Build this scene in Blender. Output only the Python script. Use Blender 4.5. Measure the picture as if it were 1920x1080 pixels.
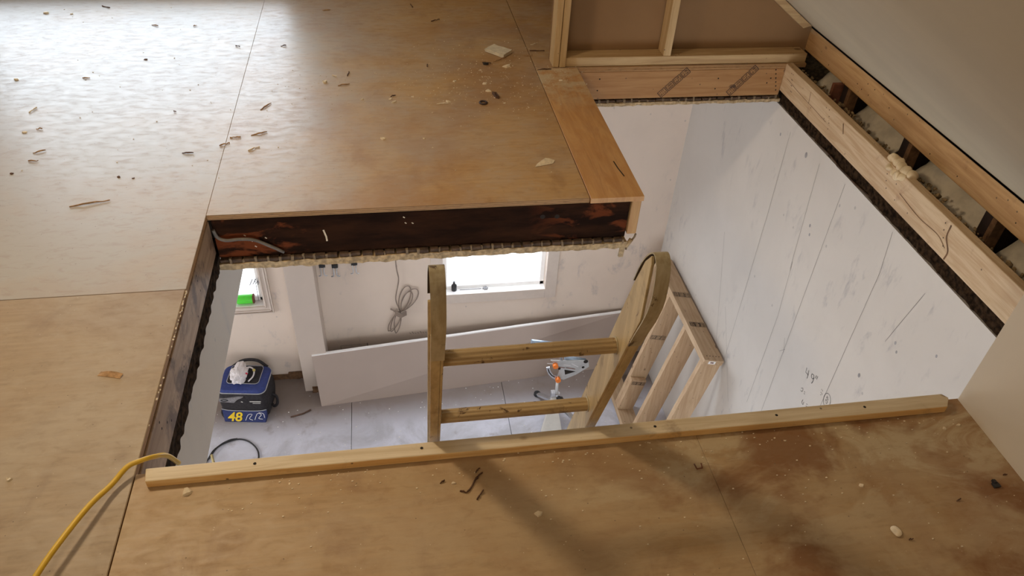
import bpy, bmesh, math, random
from mathutils import Vector, Matrix, noise
sc = bpy.context.scene
for o in list(bpy.data.objects): bpy.data.objects.remove(o)
rnd = random.Random(7)
C = sc.collection

# ------------------------------------------------------------------ camera
def look(yaw, pit, rol):
    yaw, pit, rol = map(math.radians, (yaw, pit, rol))
    f = Vector((math.sin(yaw)*math.cos(pit), math.cos(yaw)*math.cos(pit), -math.sin(pit)))
    r = Vector((math.cos(yaw), -math.sin(yaw), 0)); u = r.cross(f)
    r2 = math.cos(rol)*r + math.sin(rol)*u; u2 = -math.sin(rol)*r + math.cos(rol)*u
    return Matrix((r2, u2, -f)).transposed().to_4x4()
cam = bpy.data.cameras.new('camera'); cam.sensor_width = 36; cam.lens = 1415*36/1920
cam.clip_start = .02
co = bpy.data.objects.new('camera', cam); C.objects.link(co)
co.matrix_world = Matrix.Translation((0, 0, 1.5)) @ look(11.05344518, 39.61415906, 3.51149541)
sc.camera = co

# ------------------------------------------------------------------ world, light, exposure
sc.view_settings.view_transform = 'Standard'; sc.view_settings.look = 'None'
sc.view_settings.gamma = 1; sc.view_settings.exposure = 0.0
w = bpy.data.worlds.new('overcast_sky'); sc.world = w; w.use_nodes = True
bg = w.node_tree.nodes['Background']; bg.inputs[0].default_value = (.88, .94, 1, 1); bg.inputs[1].default_value = 4.5

def area(name, loc, direction, sx, sy, power, color, spread=180):
    l = bpy.data.lights.new(name, 'AREA'); l.shape = 'RECTANGLE'; l.size = sx; l.size_y = sy
    l.energy = power; l.color = color; l.spread = math.radians(spread)
    o = bpy.data.objects.new(name, l); C.objects.link(o); o.location = loc
    o.rotation_euler = Vector(direction).to_track_quat('-Z', 'Y').to_euler()
    return o
# daylight entering by the low gable window of the attic
area('gable_daylight', (-1.4, 4.54, .62), (0, -1, -.25), 1.75, 1.0, 22, (.74, .87, 1))
# bulb under the attic ceiling
area('ceiling_bulb_light', (-1.15, 2.1, 2.0), (.35, -.1, -1), .28, .28, 28, (1, .79, .54))
area('landing_fill_light', (-.9, -.9, 1.95), (.2, .5, -1), .6, .6, 15, (1, .79, .55))  # added fill with no known lamp behind it, lightens the ladder's shadow
# daylight entering by the windows of the room below
area('window_daylight', (.74, 4.53, -1.75), (0, -1, -.7), .8, 1.1, 20, (.84, .91, 1))
area('side_window_daylight', (-3.9, 3.1, -2.0), (1, .25, -.3), 1.5, 1.3, 27, (1, .96, .93))
area('rear_window_daylight', (.3, -.93, -1.8), (.1, 1, -.2), 2.2, 1.4, 9, (1, .92, .83))

# ------------------------------------------------------------------ materials
def newmat(name):
    m = bpy.data.materials.new(name); m.use_nodes = True
    return m, m.node_tree.nodes, m.node_tree.links, m.node_tree.nodes['Principled BSDF']
class G:
    """small node-graph helper"""
    def __init__(s, m):
        s.N = m.node_tree.nodes; s.L = m.node_tree.links
        s.tc = s.N.new('ShaderNodeTexCoord')
    def put(s, sock, v):
        if isinstance(v, bpy.types.NodeSocket): s.L.new(v, sock)
        elif isinstance(v, (tuple, list)) and len(v) == 3 and sock.type == 'RGBA': sock.default_value = (*v, 1)
        else: sock.default_value = v
    def co(s, sc_=(1, 1, 1), loc=(0, 0, 0), rot=(0, 0, 0)):
        m = s.N.new('ShaderNodeMapping'); s.L.new(s.tc.outputs['Object'], m.inputs[0])
        m.inputs['Location'].default_value = loc; m.inputs['Rotation'].default_value = rot; m.inputs['Scale'].default_value = sc_
        return m.outputs[0]
    def noise(s, co, scale, detail=4, rough=.55, dist=0):
        n = s.N.new('ShaderNodeTexNoise'); s.L.new(co, n.inputs['Vector'])
        n.inputs['Scale'].default_value = scale; n.inputs['Detail'].default_value = detail
        n.inputs['Roughness'].default_value = rough; n.inputs['Distortion'].default_value = dist
        return n.outputs['Fac']
    def vor(s, co, scale, rnd_=1):
        n = s.N.new('ShaderNodeTexVoronoi'); s.L.new(co, n.inputs['Vector']); n.inputs['Scale'].default_value = scale
        n.inputs['Randomness'].default_value = rnd_
        return n.outputs['Distance']
    def wave(s, co, scale, dist=3, detail=2, axis='X', dscale=1):
        n = s.N.new('ShaderNodeTexWave'); s.L.new(co, n.inputs['Vector']); n.bands_direction = axis
        n.inputs['Scale'].default_value = scale; n.inputs['Distortion'].default_value = dist; n.inputs['Detail'].default_value = detail
        n.inputs['Detail Scale'].default_value = dscale
        return n.outputs['Fac']
    def ramp(s, v, a, b, lo=0, hi=1):
        n = s.N.new('ShaderNodeMapRange'); n.interpolation_type = 'SMOOTHSTEP'; s.L.new(v, n.inputs[0])
        n.inputs[1].default_value = a; n.inputs[2].default_value = b; n.inputs[3].default_value = lo; n.inputs[4].default_value = hi
        return n.outputs[0]
    def mix(s, f, a, b, mode='MIX'):
        n = s.N.new('ShaderNodeMix'); n.data_type = 'RGBA'; n.blend_type = mode
        s.put(n.inputs[0], f); s.put(n.inputs[6], a); s.put(n.inputs[7], b); return n.outputs[2]
    def math(s, op, a, b=0.0, clamp=False):
        n = s.N.new('ShaderNodeMath'); n.operation = op; n.use_clamp = clamp
        s.put(n.inputs[0], a); s.put(n.inputs[1], b); return n.outputs[0]
    def xyz(s):
        n = s.N.new('ShaderNodeSeparateXYZ'); s.L.new(s.tc.outputs['Object'], n.inputs[0]); return n.outputs
    def bump(s, bsdf, h, strength=.2, dist=.002):
        n = s.N.new('ShaderNodeBump'); s.L.new(h, n.inputs['Height']); n.inputs['Strength'].default_value = strength
        n.inputs['Distance'].default_value = dist; s.L.new(n.outputs[0], bsdf.inputs['Normal'])

def plain(name, col, rough=.6, metal=0, var=.12, scale=20, bump=.15, spec=.5):
    m, N, L, b = newmat(name); g = G(m)
    n = g.noise(g.co(), scale, 5, .6)
    c = g.mix(g.ramp(n, .3, .7), tuple(x*(1-var) for x in col), tuple(min(1, x*(1+var)) for x in col))
    L.new(c, b.inputs['Base Color']); b.inputs['Roughness'].default_value = rough; b.inputs['Metallic'].default_value = metal
    b.inputs['Specular IOR Level'].default_value = spec
    if bump: g.bump(b, n, bump)
    return m

def lumber(name, light, dark, axis='X', knots=True, dirt=.0, dirtcol=(.10, .06, .035), rough=.65, grain=1.0, seed=0):
    """sawn softwood with grain running along an axis, knots and nail holes"""
    m, N, L, b = newmat(name); g = G(m)
    st = {'X': (1, 14, 14), 'Y': (14, 1, 14), 'Z': (14, 14, 1)}[axis]
    c1 = g.co(st, (seed, seed*.7, 0))
    n = g.noise(c1, 3.2, 6, .6, .6)
    c = g.mix(g.ramp(n, .32, .68), dark, light)
    fine = g.noise(g.co(tuple(v*4 for v in st), (seed, 0, 0)), 4, 3, .6)
    c = g.mix(g.ramp(fine, .45, .75, 0, .25*grain), c, dark)
    bl = g.noise(g.co((1, 1, 1), (seed, 3, 1)), 3.1, 3, .5)
    c = g.mix(g.ramp(bl, .52, .75, 0, .35), c, tuple(x*.72 for x in dark))
    if knots:
        ks = {'X': (.6, 1, 1), 'Y': (1, .6, 1), 'Z': (1, 1, .6)}[axis]
        k = g.vor(g.co(ks, (seed*1.3, .3, .1)), 7)
        c = g.mix(g.ramp(k, .055, .10, .8, 0), c, (.13, .06, .025))
        k2 = g.vor(g.co((1, 1, 1), (seed, .1, .7)), 19)
        c = g.mix(g.ramp(k2, .05, .08, .75, 0), c, (.06, .04, .03))
    if dirt:
        d = g.noise(g.co((1, 1, 1), (seed, 5, 2)), 9, 6, .65, .4)
        c = g.mix(g.ramp(d, .62-.25*dirt, .78-.2*dirt, 0, min(1, .4+dirt)), c, dirtcol)
    L.new(c, b.inputs['Base Color']); b.inputs['Roughness'].default_value = rough
    g.bump(b, n, .25, .0015)
    return m

def plyfloor(name, base, stain, dusty, stain_amt, dust_amt, grad=None, seed=0, rough=.42, patches=False):
    """worn plywood subfloor: soft stains, plaster dust, scuffs and crumbs"""
    m, N, L, b = newmat(name); g = G(m)
    o = g.co((1, 1, 1), (seed, seed*.37, 0))
    big = g.noise(o, 1.3, 5, .6, .5)
    mid = g.noise(g.co((1.4, 1, 1), (seed+4, 1, 0)), 4.5, 6, .62, .4)
    gr = g.noise(g.co((1.5, 30, 1), (seed, 0, 0)), 3, 4, .6, .2)
    c = g.mix(g.ramp(gr, .3, .7), base, tuple(x*.86 for x in base))
    c = g.mix(g.ramp(big, .44, .60, 0, stain_amt), c, stain)
    c = g.mix(g.ramp(mid, .52, .72, 0, stain_amt*.75), c, tuple(x*.82 for x in stain))
    # dust film
    d = g.noise(g.co((1, 1.3, 1), (seed+9, 2, 0)), 2.3, 8, .68, .3)
    dm = g.ramp(d, .36, .66, 0, dust_amt)
    if grad:      # greyer towards the left: dust, with the cool daylight painted in
        x = g.xyz()[0]
        dm = g.math('ADD', dm, g.ramp(g.math('ADD', x, g.math('MULTIPLY', mid, .8)), grad[0], grad[1], grad[2], 0), True)
    c = g.mix(dm, c, dusty)
    if patches:   # crusted joint-compound patches
        p = g.noise(g.co((1.2, 2.0, 1), (seed+2, 7, 0)), 3.2, 9, .66, .8)
        xs = g.xyz()
        reg = g.math('MULTIPLY', g.ramp(xs[0], .1, .9, .15, 1), g.ramp(xs[1], .80, 1.08, .35, 1))
        pm = g.math('MULTIPLY', g.ramp(p, .45, .56), reg)
        c = g.mix(g.math('MULTIPLY', pm, .7), c, (.50, .41, .27))
        q = g.noise(g.co((1, 1, 1), (3, 1, 0)), 3.0, 5, .6, .5)
        qm = g.math('MULTIPLY', g.ramp(q, .48, .62), g.ramp(xs[0], .1, .9, 0, .85))
        c = g.mix(qm, c, (.20, .085, .028))
    # scratches and specks
    s = g.noise(g.co((1, 9, 1), (seed, 0, 0), (0, 0, .5)), 14, 4, .7)
    c = g.mix(g.ramp(s, .62, .72, 0, .28), c, tuple(x*.6 for x in base))
    v = g.vor(o, 42); c = g.mix(g.math('MULTIPLY', g.ramp(v, .030, .055, .7, 0), g.ramp(mid, .45, .6)), c, (.70, .62, .48))
    v2 = g.vor(g.co((1, 1, 1), (seed+3.3, 1.7, 0)), 31); c = g.mix(g.ramp(v2, .035, .06, .7, 0), c, (.10, .07, .05))
    L.new(c, b.inputs['Base Color'])
    fs_ = g.noise(g.co((1, 2.5, 1), (seed, 8, 0), (0, 0, .4)), 16, 7, .7, .6)
    c = g.mix(g.ramp(fs_, .50, .68, 0, .22), c, tuple(x*.66 for x in stain)); c = g.mix(g.ramp(fs_, .46, .34, 0, .20), c, dusty)
    L.new(c, b.inputs['Base Color'])
    L.new(g.ramp(fs_, .35, .65, rough-.02, rough+.12), b.inputs['Roughness'])
    g.bump(b, s, .10, .001)
    return m

def plyedge(name):
    m, N, L, b = newmat(name); g = G(m)
    z = g.xyz()[2]
    wv = g.math('FRACT', g.math('MULTIPLY', g.math('ADD', z, g.math('MULTIPLY', g.noise(g.co((3, 3, 20)), 6, 3), .002)), 150))
    n = g.noise(g.co((6, 6, 60)), 5, 4)
    c = g.mix(g.ramp(wv, .35, .6), (.50, .30, .13), (.22, .11, .045))
    c = g.mix(g.ramp(n, .5, .75, 0, .7), c, (.10, .055, .03))
    L.new(c, b.inputs['Base Color']); b.inputs['Roughness'].default_value = .75
    return m

def wallmat(name, col, smudge=.5, seed=0, warm_low=None):
    """painted board wall with grey hand smudges"""
    m, N, L, b = newmat(name); g = G(m)
    n = g.noise(g.co((1, 1, 1), (seed, 0, 0)), 2.2, 5, .6, .3)
    c = g.mix(g.ramp(n, .35, .65), col, tuple(x*.95 for x in col))
    a = g.noise(g.co((1, 1, .7), (seed+1, 2, 0)), 1.8, 3, .5)
    f = g.noise(g.co((1, 1.6, .6), (seed, 5, 3)), 7.5, 6, .66, .3)
    sm = g.math('MULTIPLY', g.ramp(f, .54, .80, 0, smudge), g.ramp(a, .42, .62))
    c = g.mix(sm, c, (.30, .29, .31))
    v = g.vor(g.co((1, 1, .8), (seed, .2, .9)), 6.5)
    c = g.mix(g.ramp(v, .03, .055, .5*smudge, 0), c, (.25, .24, .24))
    L.new(c, b.inputs['Base Color']); b.inputs['Roughness'].default_value = .6
    g.bump(b, f, .05, .002)
    return m

M = {}
M['floor_far'] = plyfloor('dusty_plywood', (.48, .295, .13), (.33, .17, .065), (.375, .35, .325), .75, .30, grad=(-.7, .8, .85), seed=1.0, rough=.37)
M['floor_left'] = plyfloor('dusty_tan_plywood', (.35, .255, .155), (.25, .165, .10), (.39, .325, .24), .85, .6, seed=5.0, rough=.52)
M['floor_near'] = plyfloor('stained_plywood', (.40, .26, .125), (.28, .145, .06), (.43, .325, .20), 1.0, .55, seed=11.0, rough=.52, patches=True)
M['strip'] = None
M['ply_edge'] = plyedge('plywood_edge')
def stripmat():
    m, N, L, b = newmat('orange_plywood'); g = G(m)
    c0 = g.co((6, 1, 1), (0, .3, 0))
    wv = g.noise(g.co((5, .8, 1), (0, 1, 0)), 4, 6, .65, 1.2)
    n = g.noise(g.co((20, 1, 1)), 3, 4)
    c = g.mix(g.ramp(wv, .35, .65), (.44, .215, .075), (.55, .30, .115))
    c = g.mix(g.ramp(n, .5, .8, 0, .5), c, (.27, .13, .05))
    y = g.xyz()[1]; d = g.noise(g.co((1, 1, 1)), 12, 7, .7)
    c = g.mix(g.math('MULTIPLY', g.ramp(y, 2.9, 3.3, .08, .9), g.ramp(d, .35, .6)), c, (.55, .44, .29))
    L.new(c, b.inputs['Base Color']); b.inputs['Roughness'].default_value = .5; return m
M['strip'] = stripmat()
M['lum_y'] = lumber('pale_lumber_lengthwise', (.62, .47, .30), (.47, .31, .17), 'Y', seed=1, dirt=.15, dirtcol=(.30, .17, .10))
M['lum_beam'] = lumber('orange_lumber', (.56, .34, .15), (.42, .23, .09), 'Y', seed=2.4, dirt=.1, dirtcol=(.26, .13, .06))
M['lum_x'] = lumber('header_lumber', (.42, .23, .09), (.33, .16, .055), 'X', seed=3)
M['lum_dirty'] = lumber('grimy_lumber', (.38, .26, .165), (.26, .165, .10), 'Y', seed=4, dirt=.6, dirtcol=(.12, .075, .05))
M['stud'] = lumber('stud_lumber', (.60, .43, .23), (.48, .32, .15), 'Z', seed=5, knots=True)
M['plate'] = lumber('plate_lumber', (.56, .40, .21), (.42, .27, .13), 'X', seed=6)
M['batten'] = lumber('batten_lumber', (.80, .58, .29), (.66, .39, .14), 'X', seed=7, dirt=.15, dirtcol=(.16, .09, .05))
M['endgrain'] = lumber('cut_end_lumber', (.52, .31, .13), (.40, .21, .08), 'Z', knots=False, seed=8)
M['frame_l'] = lumber('frame_lumber', (.60, .43, .27), (.47, .31, .18), 'Z', seed=9)
M['frame_y'] = lumber('frame_plate_lumber', (.58, .42, .27), (.46, .31, .18), 'Y', seed=10)
def oldbeam():
    m, N, L, b = newmat('old_dark_beam'); g = G(m)
    n = g.noise(g.co((1, 6, 5)), 3, 6, .65)
    c = g.mix(g.ramp(n, .35, .7), (.012, .0045, .002), (.035, .013, .005))
    r = g.noise(g.co((2.2, 1, 5), (.8, 0, .3), (0, .5, 0)), 2.6, 5, .6, .5)
    xs = g.xyz()
    reg = g.math('ADD', g.ramp(xs[0], -.42, -.25, 1, 0), g.ramp(xs[0], .45, .7, 0, .8), True)
    c = g.mix(g.math('MULTIPLY', g.ramp(r, .50, .60), reg), c, (.15, .038, .012))
    L.new(c, b.inputs['Base Color']); b.inputs['Roughness'].default_value = .9; b.inputs['Specular IOR Level'].default_value = .12; g.bump(b, n, .4); return m
M['oldbeam'] = oldbeam()
M['lath'] = plain('old_lath', (.075, .045, .028), .9, var=.5, scale=40)
M['lathdark'] = plain('dark_lath', (.026, .015, .008), 1, var=.8, scale=45, bump=.6, spec=.05)  # near-black colour for the strips under the side joists
M['plaster'] = plain('crumbling_plaster', (.42, .31, .18), .95, var=.35, scale=60, bump=.7)
M['plaster_light'] = plain('pale_plaster', (.20, .145, .09), .95, var=.2, scale=60, bump=.5)
M['wall_r'] = wallmat('painted_panel_wall', (.63, .59, .545), .95, 1)
M['wall_b'] = wallmat('painted_back_wall', (.76, .64, .54), .8, 4)
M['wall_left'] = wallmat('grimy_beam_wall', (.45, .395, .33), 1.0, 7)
M['column'] = wallmat('column_paint', (.58, .49, .42), .1, 9)
M['ceil_low'] = plain('lower_ceiling_paint', (.6, .56, .5), .8)
M['drywall'] = plain('attic_drywall', (.56, .49, .39), .75, var=.03, scale=3, bump=.03)
M['drywall_slope'] = plain('sloped_drywall', (.52, .445, .31), .8, var=.05, scale=2, bump=.03)
M['kraft'] = plain('brown_board', (.27, .155, .07), .85, var=.05, scale=3, bump=.03)
M['drywall_sheet'] = plain('grey_board_sheet', (.40, .32, .275), .7, var=.03, scale=2, bump=.02)
M['sheet_edge'] = plain('white_sheet_edge', (.9, .88, .86), .6, var=.02)
def lowfloor():
    m, N, L, b = newmat('dusty_lower_floor'); g = G(m)
    n = g.noise(g.co(), 2.4, 8, .68, .6); f = g.noise(g.co((1, 5, 1), (0, 0, 0), (0, 0, .35)), 9, 6, .7, .3)
    c = g.mix(g.ramp(n, .35, .65), (.50, .50, .55), (.70, .71, .81))
    c = g.mix(g.ramp(f, .60, .75, 0, .5), c, (.85, .85, .88))
    d = g.noise(g.co((1, 1, 1), (3, 4, 1)), 6, 5, .6); c = g.mix(g.ramp(d, .56, .76, 0, .55), c, (.22, .17, .15))
    y = g.xyz()[1]; c = g.mix(g.ramp(g.math('ADD', y, g.math('MULTIPLY', n, .35)), 4.02, 4.36, 0, .88), c, (.20, .145, .11))  # shade below the window sills painted in as brown along the back wall
    L.new(c, b.inputs['Base Color']); b.inputs['Roughness'].default_value = .5; g.bump(b, n, .1); return m
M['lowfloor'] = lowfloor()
M['dark_gap'] = plain('gap_black', (.02, .015, .012), 1, bump=0)
M['yellow_cable'] = plain('yellow_cable', (.62, .40, .035), .45, var=.05)
M['grey_wire'] = plain('grey_old_wire', (.13, .115, .10), .7, var=.3)
M['tan_cord'] = plain('tan_cord', (.26, .20, .16), .6)
M['black'] = plain('black_plastic', (.018, .018, .02), .5, var=.2)
M['black_cloth'] = plain('black_cloth', (.022, .019, .022), .85, var=.4, scale=60, bump=.4)
M['blue_cloth'] = plain('blue_cloth', (.028, .048, .20), .75, var=.15, scale=60, bump=.3)
M['navy_cloth'] = plain('navy_cloth', (.02, .032, .13), .75, var=.2, scale=60)
M['piping'] = plain('silver_piping', (.45, .45, .47), .4)
M['grey_cloth'] = plain('grey_cloth', (.24, .23, .24), .8, var=.2, scale=80)
M['yellow_mark'] = plain('yellow_print', (.85, .60, .02), .5, var=.02)
M['white_mark'] = plain('white_print', (.8, .8, .82), .5, var=.02)
M['ink'] = plain('pencil_ink', (.05, .045, .045), .8, var=.1)
M['stamp'] = plain('stamp_ink', (.025, .018, .016), .8, var=.2)
M['steel'] = plain('brushed_steel', (.62, .64, .68), .32, .85, var=.08, scale=30)
M['alu'] = plain('pale_aluminium', (.55, .56, .56), .45, .5, var=.08)
M['orange'] = plain('orange_plastic', (.85, .21, .02), .35, var=.04)
M['cream_metal'] = plain('cream_painted_metal', (.60, .58, .54), .5, var=.04)
M['bluesteel'] = plain('blue_grey_tube', (.30, .37, .46), .4, .4, var=.1)
M['foam'] = plain('spray_foam', (.66, .52, .33), .9, var=.1, scale=40, bump=.6)
M['fluff'] = plain('old_insulation', (.19, .13, .065), 1, var=.6, scale=50, bump=1)
M['facing'] = plain('paper_facing', (.66, .58, .46), .8, var=.18, scale=9, bump=.3)
M['redbrown'] = plain('rusty_brown_board', (.17, .06, .03), .85, var=.3)
M['rafter'] = plain('dark_rafter', (.022, .010, .007), .8, var=.4)
M['rafter_brown'] = plain('brown_rafter_edge', (.14, .07, .03), .8, var=.4, scale=30)
M['chip'] = plain('wood_splinter', (.36, .22, .11), .8, var=.3, scale=60)
M['chip_dark'] = plain('dark_splinter', (.10, .05, .03), .8, var=.3, scale=60)
M['chip_pale'] = plain('plaster_chip', (.68, .58, .43), .9, var=.15, scale=60)
M['gypsum'] = plain('gypsum_offcut', (.62, .55, .42), .9, var=.1, scale=40)
M['ring'] = plain('dark_rubber', (.05, .03, .03), .5)
M['green'] = plain('green_plastic', (.10, .75, .05), .4, var=.03)
M['frame_paint'] = plain('window_trim_paint', (.66, .57, .50), .5, var=.03)
M['snow'] = plain('snow', (.92, .94, .97), .9, var=.02, scale=2)
M['outside_grey'] = plain('outside_grey', (.35, .35, .37), .7)
def ladderwood(name, a, bcol, axis, dark):
    m, N, L, b = newmat(name); g = G(m)
    st = {'X': (2, 20, 20), 'Z': (20, 20, 2)}[axis]
    n = g.noise(g.co(st), 2.5, 6, .6); c = g.mix(g.ramp(n, .3, .7), a, bcol)
    d = g.noise(g.co((1.2, 1, 1) if axis == 'X' else (1, 1, .7), (3, 1, 2)), 16, 6, .7, .8)
    c = g.mix(g.ramp(d, .59, .65, 0, .9), c, dark); e = g.noise(g.co((1, 1, 1), (7, 3, 1)), 7, 5, .6, .5); c = g.mix(g.ramp(e, .55, .72, 0, .5), c, dark)
    L.new(c, b.inputs['Base Color']); b.inputs['Roughness'].default_value = .42; b.inputs['Metallic'].default_value = .25
    g.bump(b, d, .4, .002); return m
M['rung'] = ladderwood('worn_rung_metal', (.50, .37, .20), (.33, .23, .115), 'X', (.07, .035, .02))
M['rail'] = ladderwood('worn_rail_metal', (.60, .47, .26), (.42, .31, .16), 'Z', (.11, .055, .03))
M['strap'] = ladderwood('tarnished_strap', (.50, .44, .31), (.34, .28, .17), 'Z', (.06, .03, .02))
M['strap_inner'] = plain('dark_strap_inner', (.05, .03, .015), .8, var=.4)
def glassmat():
    m, N, L, b = newmat('window_glass'); N.remove(b)
    t = N.new('ShaderNodeBsdfTransparent'); gl = N.new('ShaderNodeBsdfGlossy'); gl.inputs['Roughness'].default_value = .02
    f = N.new('ShaderNodeFresnel'); f.inputs[0].default_value = 1.45; mx = N.new('ShaderNodeMixShader')
    L.new(f.outputs[0], mx.inputs[0]); L.new(t.outputs[0], mx.inputs[1]); L.new(gl.outputs[0], mx.inputs[2])
    L.new(mx.outputs[0], N['Material Output'].inputs[0]); return m
M['glass'] = glassmat()
def filmmat():
    m, N, L, b = newmat('thin_white_plastic'); b.inputs['Base Color'].default_value = (.86, .82, .84, 1)
    b.inputs['Roughness'].default_value = .28; b.inputs['Alpha'].default_value = .92; return m
M['film'] = filmmat()

# ------------------------------------------------------------------ mesh helpers
def B(): return bmesh.new()
def box(bm, x0, x1, y0, y1, z0, z1, mtx=None, mi=0):
    vs = [Vector((x, y, z)) for x in (x0, x1) for y in (y0, y1) for z in (z0, z1)]
    if mtx: vs = [mtx @ v for v in vs]
    v = [bm.verts.new(p) for p in vs]
    fs = [bm.faces.new([v[i] for i in f]) for f in ((0,1,3,2), (4,6,7,5), (0,4,5,1), (2,3,7,6), (0,2,6,4), (1,5,7,3))]
    for f in fs: f.material_index = mi
    return fs
def prism(bm, poly, a, b, fn):
    """polygon (u,v) extruded from a to b; fn(u,v,w)->Vector"""
    A = [bm.verts.new(fn(u, v, a)) for u, v in poly]; D = [bm.verts.new(fn(u, v, b)) for u, v in poly]
    bm.faces.new(A[::-1]); bm.faces.new(D)
    for i in range(len(poly)):
        j = (i+1) % len(poly); bm.faces.new((A[i], A[j], D[j], D[i]))
def tube(bm, pts, r, seg=8, caps=True, radii=None):
    pts = [Vector(p) for p in pts]; rings = []
    up = Vector((.13, .21, .97)).normalized()
    for i, p in enumerate(pts):
        t = (pts[min(i+1, len(pts)-1)] - pts[max(i-1, 0)]).normalized()
        a = t.cross(up)
        if a.length < .05: a = t.cross(Vector((1, 0, 0)))
        a.normalize(); b = t.cross(a); rr = radii[i] if radii else r
        rings.append([bm.verts.new(p + (a*math.cos(k*2*math.pi/seg) + b*math.sin(k*2*math.pi/seg))*rr) for k in range(seg)])
    for i in range(len(rings)-1):
        for k in range(seg):
            f = bm.faces.new((rings[i][k], rings[i][(k+1) % seg], rings[i+1][(k+1) % seg], rings[i+1][k])); f.smooth = True
    if caps: bm.faces.new(rings[0][::-1]); bm.faces.new(rings[-1])
def spline(pts, n=8):
    P = [Vector(p) for p in pts]; P = [P[0]*2-P[1]] + P + [P[-1]*2-P[-2]]; out = []
    for i in range(1, len(P)-2):
        for k in range(n):
            t = k/n; a, b, c, d = P[i-1], P[i], P[i+1], P[i+2]
            out.append(.5*((2*b) + (c-a)*t + (2*a-5*b+4*c-d)*t*t + (3*b-a-3*c+d)*t**3))
    out.append(P[-2]); return out
def ribbon(bm, pts, w, nrm, lift=.0008):
    """thin ink stroke lying on a surface with normal nrm"""
    pts = [Vector(p) for p in pts]; nrm = Vector(nrm); L = []
    for i, p in enumerate(pts):
        t = (pts[min(i+1, len(pts)-1)] - pts[max(i-1, 0)]); s = t.cross(nrm)
        s = s.normalized() if s.length > 1e-9 else Vector((1, 0, 0))
        L.append((bm.verts.new(p+nrm*lift+s*w/2), bm.verts.new(p+nrm*lift-s*w/2)))
    for i in range(len(L)-1): bm.faces.new((L[i][0], L[i+1][0], L[i+1][1], L[i][1]))
def obj(name, bm, mats, parent=None, bevel=0, smooth=False, recalc=True, seg=2):
    if recalc: bmesh.ops.recalc_face_normals(bm, faces=bm.faces)
    me = bpy.data.meshes.new(name); bm.to_mesh(me); bm.free()
    for m in (mats if isinstance(mats, (list, tuple)) else [mats]): me.materials.append(m)
    if smooth:
        for p in me.polygons: p.use_smooth = True
    o = bpy.data.objects.new(name, me); C.objects.link(o)
    if parent:
        o.parent = parent; q = parent; off = Vector((0, 0, 0))
        while q: off += q.location; q = q.parent
        o.location = -off
    if bevel:
        b = o.modifiers.new('bevel', 'BEVEL'); b.width = bevel; b.segments = seg; b.limit_method = 'ANGLE'
    return o
def split(o):
    """each separate piece of the mesh becomes an object of its own"""
    bm = bmesh.new(); bm.from_mesh(o.data); bm.verts.index_update(); seen = set(); isl = []
    for v in bm.verts:
        if v.index in seen: continue
        st_ = [v]; seen.add(v.index); g_ = []
        while st_:
            q = st_.pop(); g_.append(q.index)
            for e in q.link_edges:
                t = e.other_vert(q)
                if t.index not in seen: seen.add(t.index); st_.append(t)
        isl.append(set(g_))
    bm.free()
    if len(isl) < 2: return o
    me0 = o.data; co_ = [v.co.copy() for v in me0.vertices]; fs = [list(p.vertices) for p in me0.polygons]
    for k, g_ in enumerate(isl):
        ix = sorted(g_); mp = {a: b for b, a in enumerate(ix)}
        me = bpy.data.meshes.new(o.name.split('.')[0]); me.from_pydata([co_[a] for a in ix], [], [[mp[a] for a in f] for f in fs if f[0] in g_])
        for m in me0.materials: me.materials.append(m)
        if k == 0: o.data = me
        else:
            c = o.copy(); c.data = me; C.objects.link(c)
    return o
def empty(name, loc):
    o = bpy.data.objects.new(name, None); C.objects.link(o); o.location = loc; o.empty_display_size = .05; return o
def tag(o, label, cat, group=None):
    o['label'] = label; o['category'] = cat
    if group: o['group'] = group
    return o
def struct(name, bm, mats, **k):
    o = obj(name, bm, mats, **k); o['kind'] = 'structure'; return o
def rough_edge(bm, amt, seed=0, sel=None):
    for v in bm.verts:
        if sel is None or sel(v.co):
            n = noise.noise_vector(v.co*38+Vector((seed, 0, 0))); v.co += n*amt
def grid_box(bm, x0, x1, y0, y1, z0, z1, nx, ny, nz=1):
    box(bm, x0, x1, y0, y1, z0, z1)
    def cut(axis, lo, hi, n):
        for i in range(1, n):
            p = [0, 0, 0]; q = [0, 0, 0]; p[axis] = lo+(hi-lo)*i/n; q[axis] = 1
            bmesh.ops.bisect_plane(bm, geom=bm.verts[:]+bm.edges[:]+bm.faces[:], plane_co=p, plane_no=q)
    cut(0, x0, x1, nx); cut(1, y0, y1, ny); cut(2, z0, z1, nz)

# ------------------------------------------------------------------ attic floor
def sheet(bm, x0, x1, y0, y1, z=0.0):
    fs = box(bm, x0, x1, y0, y1, z-.021, z)
    for f in fs:
        if abs(f.calc_center_median().z - z) > 1e-4: f.material_index = 1
bm = B(); sheet(bm, -3.35, -.6351, 1.870, 4.485, -.0006); sheet(bm, -.6345, .7125, 2.263, 4.485)
sheet(bm, .7155, 2.12, 3.405, 4.485, -.0004)
struct('floor', bm, [M['floor_far'], M['ply_edge']], bevel=.0012, seg=1)
bm = B(); sheet(bm, -3.35, -.636, -1.45, 1.8665, .0012)
struct('floor', bm, [M['floor_left'], M['ply_edge']], bevel=.0018, seg=1)
bm = B(); sheet(bm, -.6335, .7271, -1.45, 1.19); sheet(bm, .7279, 1.5, -1.45, 1.19, -.0005)
struct('floor', bm, [M['floor_near'], M['ply_edge']], bevel=.001, seg=1)
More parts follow.
